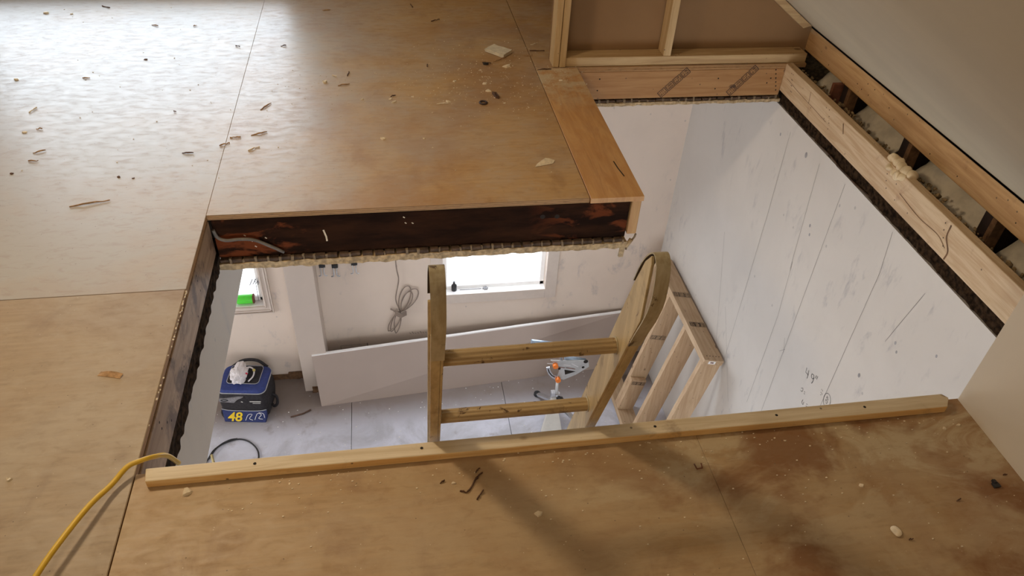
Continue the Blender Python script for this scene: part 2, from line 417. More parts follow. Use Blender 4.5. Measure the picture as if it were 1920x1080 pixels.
# far strip of bare plywood along the peninsula edge
bm = B(); box(bm, .7155, .920, 2.257, 3.402, -.021, .0006)
ps = tag(obj('plywood_strip', bm, M['strip'], bevel=.001, seg=1), 'narrow orange plywood strip along the right edge of the floor that juts out', 'plywood strip')
bm = B(); ribbon(bm, [(.868, 2.515, .0006), (.872, 2.46, .0006), (.881, 2.40, .0006)], .005, (0, 0, 1)); split(obj('crack', bm, M['dark_gap'], ps, recalc=False))
# splintered ply edge at left
bm = B()
for i in range(46):
    y = 1.86-.55*rnd.random()**2.2; l = rnd.uniform(.003, .010)
    z = rnd.uniform(-.009, -.001)
    box(bm, -.637, -.636+l*.5, y, y+rnd.uniform(.003, .008), z-.002, z)
tag(obj('splintered_edge', bm, M['chip_pale']), 'frayed pale splinters along the cut plywood edge at the left of the opening', 'splinters')['kind'] = 'stuff'

# ------------------------------------------------------------------ opening framing
def nails(bm, pts, nrm, r=.0028):
    nrm = Vector(nrm)
    for p in pts:
        p = Vector(p)+nrm*.0007; a = nrm.cross(Vector((.3, .5, .8))).normalized(); b = nrm.cross(a)
        vs = [bm.verts.new(p+(a*math.cos(t)+b*math.sin(t))*r) for t in [k*math.pi/4 for k in range(8)]]
        bm.faces.new(vs)
j = B(); box(j, -.672, -.632, 1.10, 2.262, -.162, -.022)
lj = tag(obj('floor_joist', j, M['lum_dirty'], bevel=.003), 'grimy brown floor joist along the left side of the opening', 'joist')
b_ = B(); nails(b_, [(-.632, 1.93+rnd.uniform(-.06, .06), -.04-.03*k+rnd.uniform(-.01, .01)) for k in range(4)]+[(-.632, 1.42+rnd.uniform(-.05, .05), -.05-.025*k) for k in range(4)]+[(-.632, 1.64+.02*k, -.12) for k in range(2)], (1, 0, 0), .004)
split(obj('nail_head', b_, M['dark_gap'], lj, recalc=False))
j = B(); box(j, 2.012, 2.052, .2, 3.440, -.142, 0)
rj = tag(obj('floor_joist', j, M['lum_y'], bevel=.003), 'pale knotty floor joist along the right side of the opening, dab of foam on it', 'joist')
b_ = B()
for yy in (3.33, 3.32, 2.93, 2.42, 2.02):
    nails(b_, [(2.012, yy-.012*k+rnd.uniform(-.004, .004), -.02-.026*k) for k in range(4)], (-1, 0, 0))
split(obj('nail_head', b_, M['dark_gap'], rj, recalc=False))
b_ = B()
ribbon(b_, spline([(2.012, 3.36, -.06), (2.012, 3.22, -.07), (2.012, 3.05, -.075), (2.012, 2.93, -.08)]), .0022, (-1, 0, 0))
ribbon(b_, [(2.012, 3.12, -.02), (2.012, 3.11, -.075)], .0035, (-1, 0, 0))
ribbon(b_, [(2.012, 2.80, -.02), (2.012, 2.775, -.06)], .006, (-1, 0, 0))
ribbon(b_, spline([(2.012, 2.30, -.07), (2.012, 2.15, -.085), (2.012, 2.03, -.08), (2.012, 1.97, -.10)]), .003, (-1, 0, 0))
ribbon(b_, spline([(2.012, 1.99, -.01), (2.012, 1.985, -.06), (2.012, 1.95, -.1), (2.012, 1.95, -.138)]), .007, (-1, 0, 0))
split(obj('crack', b_, M['rafter_brown'], rj, recalc=False))
j = B(); box(j, .927, 2.011, 3.402, 3.442, -.168, -.024)
hj = tag(obj('header_joist', j, M['lum_x'], bevel=.002), 'short orange header joist with ink stamps under the stud wall', 'joist')
def stamp(parent, pos, ang, n, U, V, nrm, w=.045, h=.034, gap=.006, mat='stamp'):
    """a run of inked boxes with lettering, n boxes along direction ang in plane (U,V)"""
    b_ = B(); U, V = Vector(U), Vector(V); pos = Vector(pos)
    du = U*math.cos(ang)+V*math.sin(ang); dv = -U*math.sin(ang)+V*math.cos(ang)
    P = lambda a, c: pos+du*a+dv*c
    x = 0; rr = random.Random(n*7+int(ang*10))
    for i in range(n):
        t = .003
        for A, D in (((x, 0), (x+w, 0)), ((x+w, 0), (x+w, h)), ((x+w, h), (x, h)), ((x, h), (x, 0))):
            ribbon(b_, [P(*A), P(*D)], t, nrm)
        for r0 in range(2):
            y0 = h*(.16+.42*r0)
            for k in range(4):
                xx = x+w*(.12+.2*k); q = rr.randint(0, 3)
                ribbon(b_, [P(xx, y0), P(xx, y0+h*.28)], .002, nrm)
                if q != 0: ribbon(b_, [P(xx, y0+h*(.28 if q == 1 else .02)), P(xx+w*.13, y0+h*(.28 if q == 1 else .02))], .0018, nrm)
                if q > 1: ribbon(b_, [P(xx+w*.13, y0), P(xx+w*.13, y0+h*.28)], .0018, nrm)
        x += w+gap
    return obj('ink_stamp', b_, M[mat], parent, recalc=False)
stamp(hj, (1.375, 3.402, -.166), .80, 4, (1, 0, 0), (0, 0, 1), (0, -1, 0), .042)
stamp(hj, (1.745, 3.402, -.166), .86, 4, (1, 0, 0), (0, 0, 1), (0, -1, 0), .042)
b_ = B(); nails(b_, [(1.99-.006*k, 3.402, -.14+.022*k) for k in range(6)]+[(1.93, 3.402, -.10), (1.945, 3.402, -.075), (1.04, 3.402, -.06), (1.035, 3.402, -.12), (1.66, 3.402, -.07), (1.655, 3.402, -.125)], (0, -1, 0), .004)
split(obj('nail_head', b_, M['dark_gap'], hj, recalc=False))
# dark old beam and its pale companion at the corner
j = B(); box(j, -.630, .878, 2.280, 2.330, -.196, -.0215)
ob = tag(obj('old_beam', j, M['oldbeam'], bevel=.003), 'dark reddish-brown old beam under the front edge of the far floor', 'beam')
b_ = B(); nails(b_, [(.545, 2.280, -.085), (.60, 2.280, -.087)], (0, -1, 0), .010); split(obj('bolt_hole', b_, M['dark_gap'], ob, recalc=False))
b_ = B(); ribbon(b_, [(-.255, 2.28, -.095), (-.248, 2.28, -.125), (-.247, 2.28, -.145)], .006, (0, -1, 0), .001)
for (x, z) in ((-.51, -.125), (-.53, -.10), (-.50, -.15), (.03, -.055), (.035, -.08), (.06, -.082), (-.46, -.115)):
    ribbon(b_, [(x, 2.28, z), (x+.006, 2.28, z-.005)], .004, (0, -1, 0), .001)
split(obj('pale_chip', b_, M['chip_pale'], ob, recalc=False))
b_ = B(); tube(b_, spline([(-.626, 2.270, -.066), (-.616, 2.268, -.098), (-.590, 2.268, -.112), (-.55, 2.268, -.110), (-.50, 2.268, -.115), (-.455, 2.268, -.140), (-.402, 2.27, -.178)], 6), .0062, 8)
tag(obj('old_wire', b_, M['grey_wire']), 'stub of thick grey cable sagging across the left end of the old dark beam', 'cable')
j = B(); box(j, .880, .918, 2.268, 3.401, -.178, -.022)
tag(obj('edge_joist', j, M['endgrain'], bevel=.004), 'orange joist whose cut end shows at the corner of the jutting floor', 'joist')

# ------------------------------------------------------------------ ceiling of the room below, laths and broken plaster
bm = B(); Z0, Z1 = -.235, -.212
for (x0, x1, y0, y1) in ((-4.0, -.70, -1.0, 4.49), (-.70, .90, 2.345, 4.49), (.90, 2.08, 3.46, 4.49), (-.70, 2.08, -1.0, 1.12)):
    box(bm, x0, x1, y0, y1, Z0, Z1)
struct('ceiling', bm, M['ceil_low'])
def edge(name, label, x0, x1, y0, y1, lath_axis, seed, pm='plaster', zl=-.197, zp=-.212, zb=-.232):
    """broken ceiling edge: plaster layer and cut laths with plaster keys between"""
    root = empty(name, ((x0+x1)/2, (y0+y1)/2, zb)); tag(root, label, 'lath and plaster')
    b1 = B(); nx = max(1, int((x1-x0)/.012)); ny = max(1, int((y1-y0)/.012))
    grid_box(b1, x0, x1, y0, y1, zb, zp, min(nx, 130), min(ny, 130), 2); rough_edge(b1, .0055, seed)
    obj('plaster_layer', b1, M[pm], root)
    L = []
    if lath_axis:
        a0, a1 = (x0, x1) if lath_axis == 'X' else (y0, y1)
        p = a0+.004; k = 0; keys = B()
        while p < a1-.03:
            wd = rnd.uniform(.030, .036); bl = B(); dz = rnd.uniform(-.002, .002); rec = rnd.uniform(0, .006)
            if lath_axis == 'X': box(bl, p, p+wd, y0+rec, y1, zp+dz+.0015, zl+dz)
            L.append(obj('lath', bl, M['lath'], root, bevel=.0015, seg=1)) if lath_axis == 'X' else bl.free()
            gq = rnd.uniform(.006, .010)
            c = Vector((p+wd+gq/2, y0+.005, (zl+zp)/2))
            if rnd.random() < .7: box(keys, c.x-gq/2, c.x+gq/2, y0+.001, y0+.012, zp-.002, zl+rnd.uniform(-.002, .006))
            p += wd+gq; k += 1
        bmesh.ops.subdivide_edges(keys, edges=keys.edges[:], cuts=1); rough_edge(keys, .004, seed+3)
        split(obj('plaster_key', keys, M['plaster_light'], root))
    return root
e1 = edge('lath_and_plaster_edge', 'crumbly lath and plaster edge hanging below the dark old beam', -.632, .885, 2.262, 2.344, 'X', 1, zb=-.238)
e2 = edge('lath_and_plaster_edge', 'crumbly lath and plaster edge below the header joist at the far end', .93, 2.03, 3.400, 3.459, 'X', 5, zl=-.176, zp=-.190, zb=-.207)
# dangling piece of lath at the corner
b_ = B(); tube(b_, [(.905, 2.268, -.205), (.885, 2.266, -.235)], .009, 5); box(b_, .862, .880, 2.262, 2.272, -.285, -.235, Matrix.Rotation(.0, 4, 'X'))
rough_edge(b_, .003, 4)
tag(obj('broken_lath', b_, M['plaster']), 'short broken lath dangling from the corner of the jutting floor', 'lath')
b_ = B(); tube(b_, spline([(.918, 2.272, -.180), (.912, 2.270, -.200), (.893, 2.268, -.225), (.887, 2.266, -.25)]), .004, 5)
tag(obj('plaster_flake', b_, M['plaster_light']), 'thin curled plaster flake beside the dangling broken lath', 'plaster flake')
for nm, lab, x0, x1, y0, y1, z0, z1, sd in (
        ('dark_lath_edge', 'long black lath edge under the right joist', 2.047, 2.079, 1.0, 3.455, -.226, -.140, 9),
        ('dark_lath_edge', 'black lath edge under the left joist', -.690, -.646, 1.12, 2.345, -.268, -.150, 13)):
    b_ = B(); grid_box(b_, x0, x1, y0, y1, z0, z1, 2, 150, 6); rough_edge(b_, .006, sd)
    tag(obj(nm, b_, M['lathdark']), lab, 'lath')
b_ = B()
tube(b_, [(2.044, 2.98, -.222), (2.042, 2.86, -.215), (2.044, 2.76, -.225)], .004, 5); tube(b_, [(2.042, 2.78, -.225), (2.042, 2.62, -.222), (2.044, 2.50, -.216)], .0045, 5)
tag(obj('torn_lath_splinter', b_, M['lath']), 'torn brown lath splinter lying along the black edge under the right joist', 'splinter')

# ------------------------------------------------------------------ batten nailed at the near edge
bt = empty('batten', (.43, 1.165, 0)); tag(bt, 'long pale wooden batten nailed along the near edge of the opening', 'batten')
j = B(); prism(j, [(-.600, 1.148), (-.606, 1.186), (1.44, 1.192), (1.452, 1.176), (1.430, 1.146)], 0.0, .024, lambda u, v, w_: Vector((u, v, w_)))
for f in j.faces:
    if f.calc_center_median().z > .0239: f.material_index = 1  # top face paler: light falling from above is painted into its colour
obj('batten_strip', j, [M['batten'], lumber('lit_batten_top', (.66, .56, .40), (.52, .41, .26), 'X', seed=7, dirt=.15, dirtcol=(.16, .09, .05))], bt, bevel=.003)
b_ = B(); nails(b_, [(x, 1.170, .024) for x in (-.36, .03, .62, .95, 1.20)], (0, 0, 1), .004)
split(obj('nail_head', b_, M['dark_gap'], bt, recalc=False))

# ------------------------------------------------------------------ lower room shell
ZF = -3.1
bm = B(); xs = (-4.0, -1.65, -.4285, .79, 2.08); ys = (-1.0, 1.3, 3.0, 4.49)
for i in range(4): box(bm, xs[i]+.002, xs[i+1]-.002, -1.0, 4.62, ZF-.03, ZF)
box(bm, -4, 2.08, -1, 4.62, ZF-.06, ZF-.031)
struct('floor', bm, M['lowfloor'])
# back wall with two openings
YB = 4.488
def wall_xz(bm, x0, x1, z0, z1, y0, y1, holes):
    xs = sorted({x0, x1, *[h[0] for h in holes], *[h[1] for h in holes]}); zs = sorted({z0, z1, *[h[2] for h in holes], *[h[3] for h in holes]})
    for i in range(len(xs)-1):
        for k in range(len(zs)-1):
            cx, cz = (xs[i]+xs[i+1])/2, (zs[k]+zs[k+1])/2
            if any(h[0] < cx < h[1] and h[2] < cz < h[3] for h in holes): continue
            box(bm, xs[i], xs[i+1], y0, y1, zs[k], zs[k+1])
bm = B(); wall_xz(bm, -4.0, 2.2, ZF-.06, -.212, YB, YB+.13, [(-1.85, -1.008, -2.30, -1.1), (.335, 1.142, -2.312, -1.2)])
bmesh.ops.remove_doubles(bm, verts=bm.verts, dist=1e-5)
wb = struct('wall_back', bm, M['wall_b'])
bm = B(); box(bm, 2.05, 2.15, -1.0, YB, ZF-.06, -.236); box(bm, 2.08, 2.15, -1, YB, -.24, -.15)
wr = struct('wall_right', bm, M['wall_r'])
bm = B(); wall_xz(bm, -1.0, YB, ZF-.06, -.212, 0, .1, [(2.3, 3.9, -2.7, -1.3)])
for v in bm.verts: v.co = Vector((-4.0-v.co.y, v.co.x, v.co.z))
struct('wall_left', bm, M['wall_b'])
bm = B(); wall_xz(bm, -4.1, 2.15, ZF-.06, -.212, -1.1, -1.0, [(-.9, 1.5, -2.6, -1.0)])
struct('wall_front', bm, M['wall_b'])
# dropped beam on the left of the opening
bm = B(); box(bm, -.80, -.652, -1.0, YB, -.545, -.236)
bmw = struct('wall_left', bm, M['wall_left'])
bm = B(); box(bm, -.795, -.592, 4.325, YB, ZF, -.236)
struct('trim_1', bm, M['column'], bevel=.003)
# torn strip where the baseboard was
b_ = B(); box(b_, -1.35, -.80, YB-.010, YB, ZF, ZF+.052); box(b_, -.93, -.79, YB-.016, YB, ZF, ZF+.075)
bmesh.ops.subdivide_edges(b_, edges=b_.edges[:], cuts=5); rough_edge(b_, .008, 3)
struct('baseboard_back', b_, M['rafter_brown'])
b_ = B(); box(b_, -.735, -.64, 4.3, 4.325, ZF, ZF+.05); bmesh.ops.subdivide_edges(b_, edges=b_.edges[:], cuts=3); rough_edge(b_, .006, 8)
struct('baseboard_back', b_, M['rafter_brown'])
# windows
def window(name, x0, x1, z0, z1, trim, ribs):
    y = YB
    b_ = B(); t = .035
    for a in ((x0, x0+t, z0, z1), (x1-t, x1, z0, z1), (x0, x1, z1-t, z1), (x0, x1, z0, z0+t), (x0, x1, (z0+z1)/2-.02, (z0+z1)/2+.02)):
        box(b_, a[0], a[1], y+.06, y+.10, a[2], a[3])
    f = struct(name, b_, M['sheet_edge'], bevel=.004)
    b_ = B(); box(b_, x0+t, x1-t, y+.078, y+.082, z0+t, z1-t); obj('window_pane', b_, M['glass'], f)
    b_ = B(); tw = trim
    for a in ((x0-tw, x0, z0-tw, z1+tw), (x1, x1+tw, z0-tw, z1+tw), (x0, x1, z1, z1+tw), (x0, x1, z0-tw, z0)):
        box(b_, a[0], a[1], y-.006, y+.004, a[2], a[3])
        if ribs:
            pass
    obj('window_trim', b_, M['frame_paint'], f, bevel=.002)
    if ribs:
        b_ = B()
        for d in (.006, .040):
            box(b_, x1+d, x1+d+.010, y-.016, y-.004, z0-d-.010, z1); box(b_, x0, x1+d+.010, y-.016, y-.004, z0-d-.010, z0-d)
        box(b_, x1+.058, x1+.066, y-.022, y, z0-.066, z1); box(b_, x0, x1+.066, y-.022, y, z0-.066, z0-.058)
        obj('window_molding', b_, M['frame_paint'], f, bevel=.002)
    b_ = B(); box(b_, x0, x1, y-.004, y+.13, z0-.012, z0+.001); obj('window_sill', b_, M['sheet_edge'], f)
    return f
window('window_1', -1.85, -1.008, -2.30, -1.1, .066, True)
window('window_2', .335, 1.142, -2.312, -1.2, .09, False)
# panel joints and pencil marks on the right wall
XW = 2.05
def wl(bm, pts, w): ribbon(bm, [(XW, y, z) for y, z in pts], w, (-1, 0, 0), .001)
b_ = B()
for pts in ([(3.244, -.30), (3.218, -.79), (3.19, -1.9)], [(2.921, -.299), (2.86, -.9)], [(2.86, -.85), (2.82, -1.2), (2.817, -1.9)], [(2.687, -.268), (2.678, -.794), (2.658, -1.9)], [(2.289, -.255), (2.258, -.45), (2.253, -1.04), (2.25, -1.3)], [(1.99, -.339), (2.03, -.52), (2.062, -.67)],
            [(3.62, -1.2), (3.30, -2.0)], [(3.36, -1.6), (3.0, -2.1)], [(2.70, -1.25), (2.66, -1.33)], [(2.70, -1.35), (2.66, -1.30)]):
    wl(b_, pts, .0013)
split(obj('pencil_line', b_, M['ink'], wr, recalc=False))
# handwriting: text frame u = towards the near end (-y), v = up
def hand(org, size, strokes, rot=0.0, wid=.0035):
    b = B(); oy, oz = org
    for s in strokes:
        p = []
        for u, v in s:
            uu = u*math.cos(rot)-v*math.sin(rot); vv = u*math.sin(rot)+v*math.cos(rot)
            p.append((XW, oy-uu*size, oz+vv*size))
        p = spline(p, 5) if len(p) > 3 else [Vector(q) for q in p]
        ribbon(b, p, wid, (-1, 0, 0), .001)
    return b
FOUR = [[(0, 1), (-.05, .45), (.5, .45)], [(.42, .95), (.40, 0)]]
NINE = [[(.5, .75), (.35, 1), (.05, .9), (.08, .6), (.35, .55), (.5, .8), (.45, .3), (.30, 0)]]
def sh(st, dx): return [[(u+dx, v) for u, v in s] for s in st]
b_ = hand((2.435, -1.275), .052, FOUR+sh(NINE, .95)+[[(1.75, 1.25), (1.68, .85)], [(1.98, 1.3), (1.90, .9)]], .22)
obj('handwritten_note', b_, M['ink'], wr, recalc=False)
circ = [(.5+.62*math.cos(t), .5+.85*math.sin(t)) for t in [k*math.pi/8 for k in range(17)]]
SM = [[(.3, .95), (.6, .85)], [(.25, .7), (.35, .8), (.5, .65), (.7, .75)], [(.35, .2), (.3, .45), (.65, .4), (.6, .15), (.4, .12)]]
b_ = hand((2.245, -1.252), .046, [circ]+SM+[[(-.9, .9), (-.8, .8)], [(-.7, .95), (-.6, .8)], [(-.85, .5), (-.7, .45)], [(-.6, .55), (-.5, .35)], [(-.8, .2), (-.65, .2)]], .1, .0028)
obj('handwritten_note', b_, M['ink'], wr, recalc=False)
b_ = hand((2.42, -1.395), .05, [[(.0, .8), (.3, 1), (.3, .6), (.0, .5)], [(.6, .8), (.8, .9)], [(.65, .6), (.85, .7)], [(.8, -.1), (.7, -.5), (1.0, -.6), (1.05, -.2)], [(1.5, -.1), (1.7, 0)], [(1.5, -.35), (1.75, -.25)]], .15, .0026)
obj('handwritten_note', b_, M['ink'], wr, recalc=False)
b_ = B()
for (y, z, r) in ((2.826, -.598, .010), (2.805, -.638, .009), (3.05, -.325, .016), (2.009, -.629, .009), (1.982, -.656, .008), (1.80, -.50, .008), (2.11, -.93, .012), (3.33, -.36, .01)):
    vs = [b_.verts.new((XW-.001, y+r*.7*math.cos(t), z+r*math.sin(t))) for t in [k*math.pi/5 for k in range(10)]]; b_.faces.new(vs)
split(obj('smudge', b_, plain('grey_smudge', (.33, .32, .33), .8), wr, recalc=False))
# pencil rectangle and scribble on the back wall
b_ = B(); yb = YB
for pts in ([(-.49, -2.84), (-.49, -2.777)], [(-.49, -2.777), (-.279, -2.775)]): ribbon(b_, [(x, yb, z) for x, z in pts], .003, (0, -1, 0), .001)
ribbon(b_, [(-.279, yb, -2.765), (-.279, yb, -2.84)], .007, (0, -1, 0), .001)
for k in range(9): x = .06+k*.021; ribbon(b_, [(x, yb, -2.685+.01*math.sin(k*2)), (x+.012, yb, -2.70)], .004, (0, -1, 0), .001)
split(obj('pencil_line', b_, plain('faint_pencil', (.25, .22, .2), .8), wb, recalc=False))

# ------------------------------------------------------------------ things in the lower room
# board sheet leaning along the back wall
pa, pb = Vector((-.663, 4.15, ZF)), Vector((1.85, 4.335, ZF))
ta, tb = Vector((-.70, 4.318, -2.70)), Vector((1.85, 4.44, -2.575))
th = Vector((0, .013, .004))
bs = empty('board_sheet', tuple((pa+pb)/2)); tag(bs, 'long grey-white board sheet leaning on its edge against the back wall', 'board')
b_ = B(); vs = [b_.verts.new(p) for p in (pa, pb, tb, ta, pa+th, pb+th, tb+th, ta+th)]
for f in ((0,1,2,3), (7,6,5,4), (0,4,5,1), (1,5,6,2), (3,7,4,0), (2,6,7,3)): b_.faces.new([vs[i] for i in f])
obj('sheet_face', b_, M['drywall_sheet'], bs)
b_ = B(); n = 30; L = []
for i in range(n+1):
    t = i/n; p = ta.lerp(tb, t)+Vector((0, -.001, .0008*math.sin(i*1.7)))
    L.append([b_.verts.new(p+Vector(q)) for q in ((0, -.001, -.006), (0, -.001, .006), (0, .016, .009), (0, .016, -.003))])
for i in range(n):
    for k in range(4): b_.faces.new((L[i][k], L[i][(k+1) % 4], L[i+1][(k+1) % 4], L[i+1][k]))
b_.faces.new(L[0]); b_.faces.new(L[-1]); obj('sheet_edge', b_, M['sheet_edge'], bs)

# lumber frame leaning on the right wall
fv = Vector((.205, 0, .979)); fw = Vector((.979, 0, -.205)); F0 = Vector((1.643, 0, ZF+.0))
MF = Matrix(((fw.x, 0, fv.x, F0.x), (0, 1, 0, 0), (fw.z, 0, fv.z, F0.z), (0, 0, 0, 1)))
fr = empty('lumber_frame', (1.75, 3.7, ZF)); tag(fr, 'short stud frame of pale lumber leaning against the right wall below', 'lumber frame')
b_ = B(); box(b_, 0, .140, 3.165, 4.245, 1.215, 1.256, MF); tp = obj('top_plate', b_, M['frame_y'], fr, bevel=.002)
b_ = B(); box(b_, .0, .140, 3.165, 4.245, .030, .071, MF); obj('bottom_plate', b_, M['frame_y'], fr, bevel=.002)
for y in (3.175, 3.50, 3.845, 4.195):
    b_ = B(); box(b_, .001, .139, y, y+.040, .072, 1.214, MF); s_ = obj('stud', b_, M['frame_l'], fr, bevel=.002)
    if abs(y-3.845) < .01: stamp(s_, MF @ Vector((.012, y, .80)), 0, 3, fw, fv, (0, -1, 0), .036, .036, .004)
b_ = B(); box(b_, .001, .125, 3.800, 3.843, .072, .40, MF); s_ = obj('cripple_stud', b_, M['frame_l'], fr, bevel=.002)
stamp(s_, MF @ Vector((.015, 3.800, .355)), 0, 3, fw, fv, (0, -1, 0), .033, .03, .003)
stamp(tp, MF @ Vector((.010, 3.80, 1.2565)), 0, 3, fw, (0, 1, 0), fv, .038, .045, .004)
stamp(tp, MF @ Vector((.022, 3.49, 1.2565)), 0, 3, fw, (0, 1, 0), fv, .034, .04, .004)
b_ = B(); nails(b_, [MF @ Vector((.03+.022*k, 3.205, 1.256)) for k in range(5)]+[MF @ Vector((.05+.04*k, 3.52, 1.256)) for k in range(2)], fv, .004)
split(obj('nail_head', b_, M['dark_gap'], tp, recalc=False))
b_ = B(); ribbon(b_, [MF @ Vector((.035, 3.165, 1.236)), MF @ Vector((.085, 3.165, 1.236))], .024, (0, -1, 0)); obj('tag', b_, M['sheet_edge'], tp, recalc=False)
b_ = B(); ribbon(b_, [MF @ Vector((.048, 3.1645, 1.236)), MF @ Vector((.072, 3.1645, 1.236))], .010, (0, -1, 0)); obj('tag_print', b_, M['redbrown'], tp, recalc=False)
b_ = B()
for k in range(5):
    x = 1.93+.02*k; tube(b_, [(x, 3.52-.05*k, ZF+.02), (x-.02, 3.40-.04*k, ZF+.10), (x+.01, 3.30-.03*k, ZF+.16)], .012, 6)
tag(obj('crumpled_plastic', b_, M['film']), 'clear crumpled plastic behind the foot of the leaning lumber frame', 'plastic')

# ladder through the opening
lean = math.radians(20); la = Vector((0, -math.sin(lean), math.cos(lean))); ln = Vector((0, math.cos(lean), math.sin(lean)))
LO = Vector((0, 1.245, 0)); P = lambda x, s, d: Vector((x, 0, 0))+LO+la*s+ln*d
smin = (ZF-LO.z)/la.z+.02
ld = empty('ladder', tuple(P(.26, smin, 0))); tag(ld, 'worn tan ladder poking up through the opening, leaning on the near edge', 'ladder')
HW = .038
for side, xi in ((-1, .077), (1, .447)):
    b_ = B(); xo = xi+side*.006; xf = xi+side*.026
    prof = [(smin, -HW), (smin, HW), (.62, HW), (.70, .034), (.736, .022), (.726, .010), (.600, -HW)]
    prism(b_, prof, xi, xo, lambda u, v, w_: P(w_, u, v))
    prism(b_, [(smin, -HW-.001), (smin, -HW+.005), (.60, -HW+.005), (.60, -HW-.001)], xo, xf, lambda u, v, w_: P(w_, u, v))
    prism(b_, [(smin, HW-.005), (smin, HW+.001), (.60, HW+.001), (.60, HW-.005)], xo, xf, lambda u, v, w_: P(w_, u, v))
    rl = obj('side_rail', b_, M['rail'], ld, bevel=.0012, seg=1)
    # strap bent over the top
    path = [(.50, -HW-.003), (.56, -HW-.005), (.615, -HW-.008), (.665, -HW-.006), (.705, -HW+.006), (.738, -.014), (.752, .004), (.748, .020), (.720, .033), (.68, HW+.003), (.62, HW+.004)]
    path = [(v[0], v[1]) for v in spline([(a, d, 0) for a, d in path], 4)]
    b_ = B(); rows = []
    for i, (s, d) in enumerate(path):
        q0 = path[max(i-1, 0)]; q1 = path[min(i+1, len(path)-1)]; t = Vector((q1[0]-q0[0], q1[1]-q0[1])).normalized(); nn = Vector((t.y, -t.x))*.0014
        rows.append([b_.verts.new(P(x, s+q*nn.x, d+q*nn.y)) for x, q in ((xi-side*.001, 1), (xf, 1), (xf, -1), (xi-side*.001, -1))])
    for i in range(len(rows)-1):
        for k in range(4):
            f_ = b_.faces.new((rows[i][k], rows[i][(k+1) % 4], rows[i+1][(k+1) % 4], rows[i+1][k]))
            if k == 2: f_.material_index = 1  # inner side of the strap takes the darker colour
    b_.faces.new(rows[0]); b_.faces.new(rows[-1])
    obj('top_strap', b_, [M['strap'], M['strap_inner']], ld)
def rung(s):
    b_ = B(); seg = 40; L = []
    for x in (.0775, .4465):
        ring = []
        for k in range(seg):
            t = k*2*math.pi/seg; r = .0165+(.0007 if k % 4 < 2 else -.0007)
            ring.append(b_.verts.new(P(x, s+r*math.cos(t), r*math.sin(t))))
        L.append(ring)
    for k in range(seg): b_.faces.new((L[0][k], L[0][(k+1) % seg], L[1][(k+1) % seg], L[1][k]))
    b_.faces.new(L[0]); b_.faces.new(L[1])
    r = obj('rung', b_, M['rung'], ld)
    for x in (.0782, .4458):
        b2 = B(); tube(b2, [P(x-.0012, s, 0), P(x+.0012, s, 0)], .0195, 24); obj('collar', b2, M['strap'], r)
s = .420
while s > smin+.1: rung(s); s -= .334

# insulated tool bag on the floor below
cb = empty('cooler_bag', (-1.21, 4.24, ZF)); cb['label'] = 'blue and black soft cooler bag with yellow 48 on its front'; cb['category'] = 'bag'
MC = Matrix.Translation((-1.212, 4.245, ZF)) @ Matrix.Rotation(math.radians(-8), 4, 'Z')
def rbox(w0, d0, w1, d1, z0, z1, r=.05, n=6, rows=6, bulge=.012, yoff=0):
    b = B(); R = []
    for i in range(rows+1):
        t = i/rows; wv = w0+(w1-w0)*t; dv = d0+(d1-d0)*t; e = bulge*math.sin(math.pi*t)
        ring = []
        for cx, cy, a0 in ((1, 1, 0), (-1, 1, 90), (-1, -1, 180), (1, -1, 270)):
            for k in range(n+1):
                a = math.radians(a0+90*k/n)
                ring.append(b.verts.new(MC @ Vector((cx*(wv/2+e-r)+r*math.cos(a), yoff+cy*(dv/2+e-r)+r*math.sin(a), z0+(z1-z0)*t))))
        R.append(ring)
    m = len(R[0])
    for i in range(rows):
        for k in range(m): f = b.faces.new((R[i][k], R[i][(k+1) % m], R[i+1][(k+1) % m], R[i+1][k])); f.smooth = True
    b.faces.new(R[0][::-1]); b.faces.new(R[-1]); return b
obj('bag_body', rbox(.34, .27, .345, .27, .0, .262), M['black_cloth'], cb)
obj('lid', rbox(.355, .28, .325, .255, .262, .290, rows=3, bulge=.004), M['blue_cloth'], cb)
obj('lid_pocket', rbox(.24, .19, .225, .175, .290, .296, r=.03, rows=2, bulge=.001, yoff=.03), M['black_cloth'], cb)
def loop_on(z, w_, d_, r, rad, yoff=0):
    b = B(); pts = []
    for cx, cy, a0 in ((1, 1, 0), (-1, 1, 90), (-1, -1, 180), (1, -1, 270)):
        for k in range(7):
            a = math.radians(a0+15*k); pts.append(MC @ Vector((cx*(w_/2-r)+r*math.cos(a), yoff+cy*(d_/2-r)+r*math.sin(a), z)))
    pts.append(pts[0]); tube(b, pts, rad, 6, False); return b
obj('piping', loop_on(.266, .360, .284, .05, .004), M['piping'], cb, recalc=False)
obj('piping', loop_on(.296, .242, .192, .03, .0025, .03), M['piping'], cb, recalc=False)
b_ = B(); tube(b_, [MC @ Vector(p) for p in spline([(-.170, -.146, .094), (-.10, -.150, .084), (.10, -.150, .084), (.170, -.146, .096)], 6)], .003, 6); obj('piping', b_, M['piping'], cb, recalc=False)
b_ = B(); PS = lambda u, t, d=0: MC @ (Vector((u, -.146, .082))+Vector((0, -.050, -.080))*t+Vector((0, -.848, .530))*d)
for q_ in [[b_.verts.new(v_) for v_ in (PS(-.170, 0), PS(.170, 0), PS(.166, 1), PS(-.150, 1), MC @ Vector((-.170, -.13, .082)), MC @ Vector((.170, -.13, .082)), MC @ Vector((.166, -.13, .001)), MC @ Vector((-.150, -.13, .001)))]]:
    for f in ((0,1,2,3), (7,6,5,4), (0,4,5,1), (1,5,6,2), (2,6,7,3), (3,7,4,0)): b_.faces.new([q_[i] for i in f])
obj('front_pocket', b_, M['navy_cloth'], cb, bevel=.006)
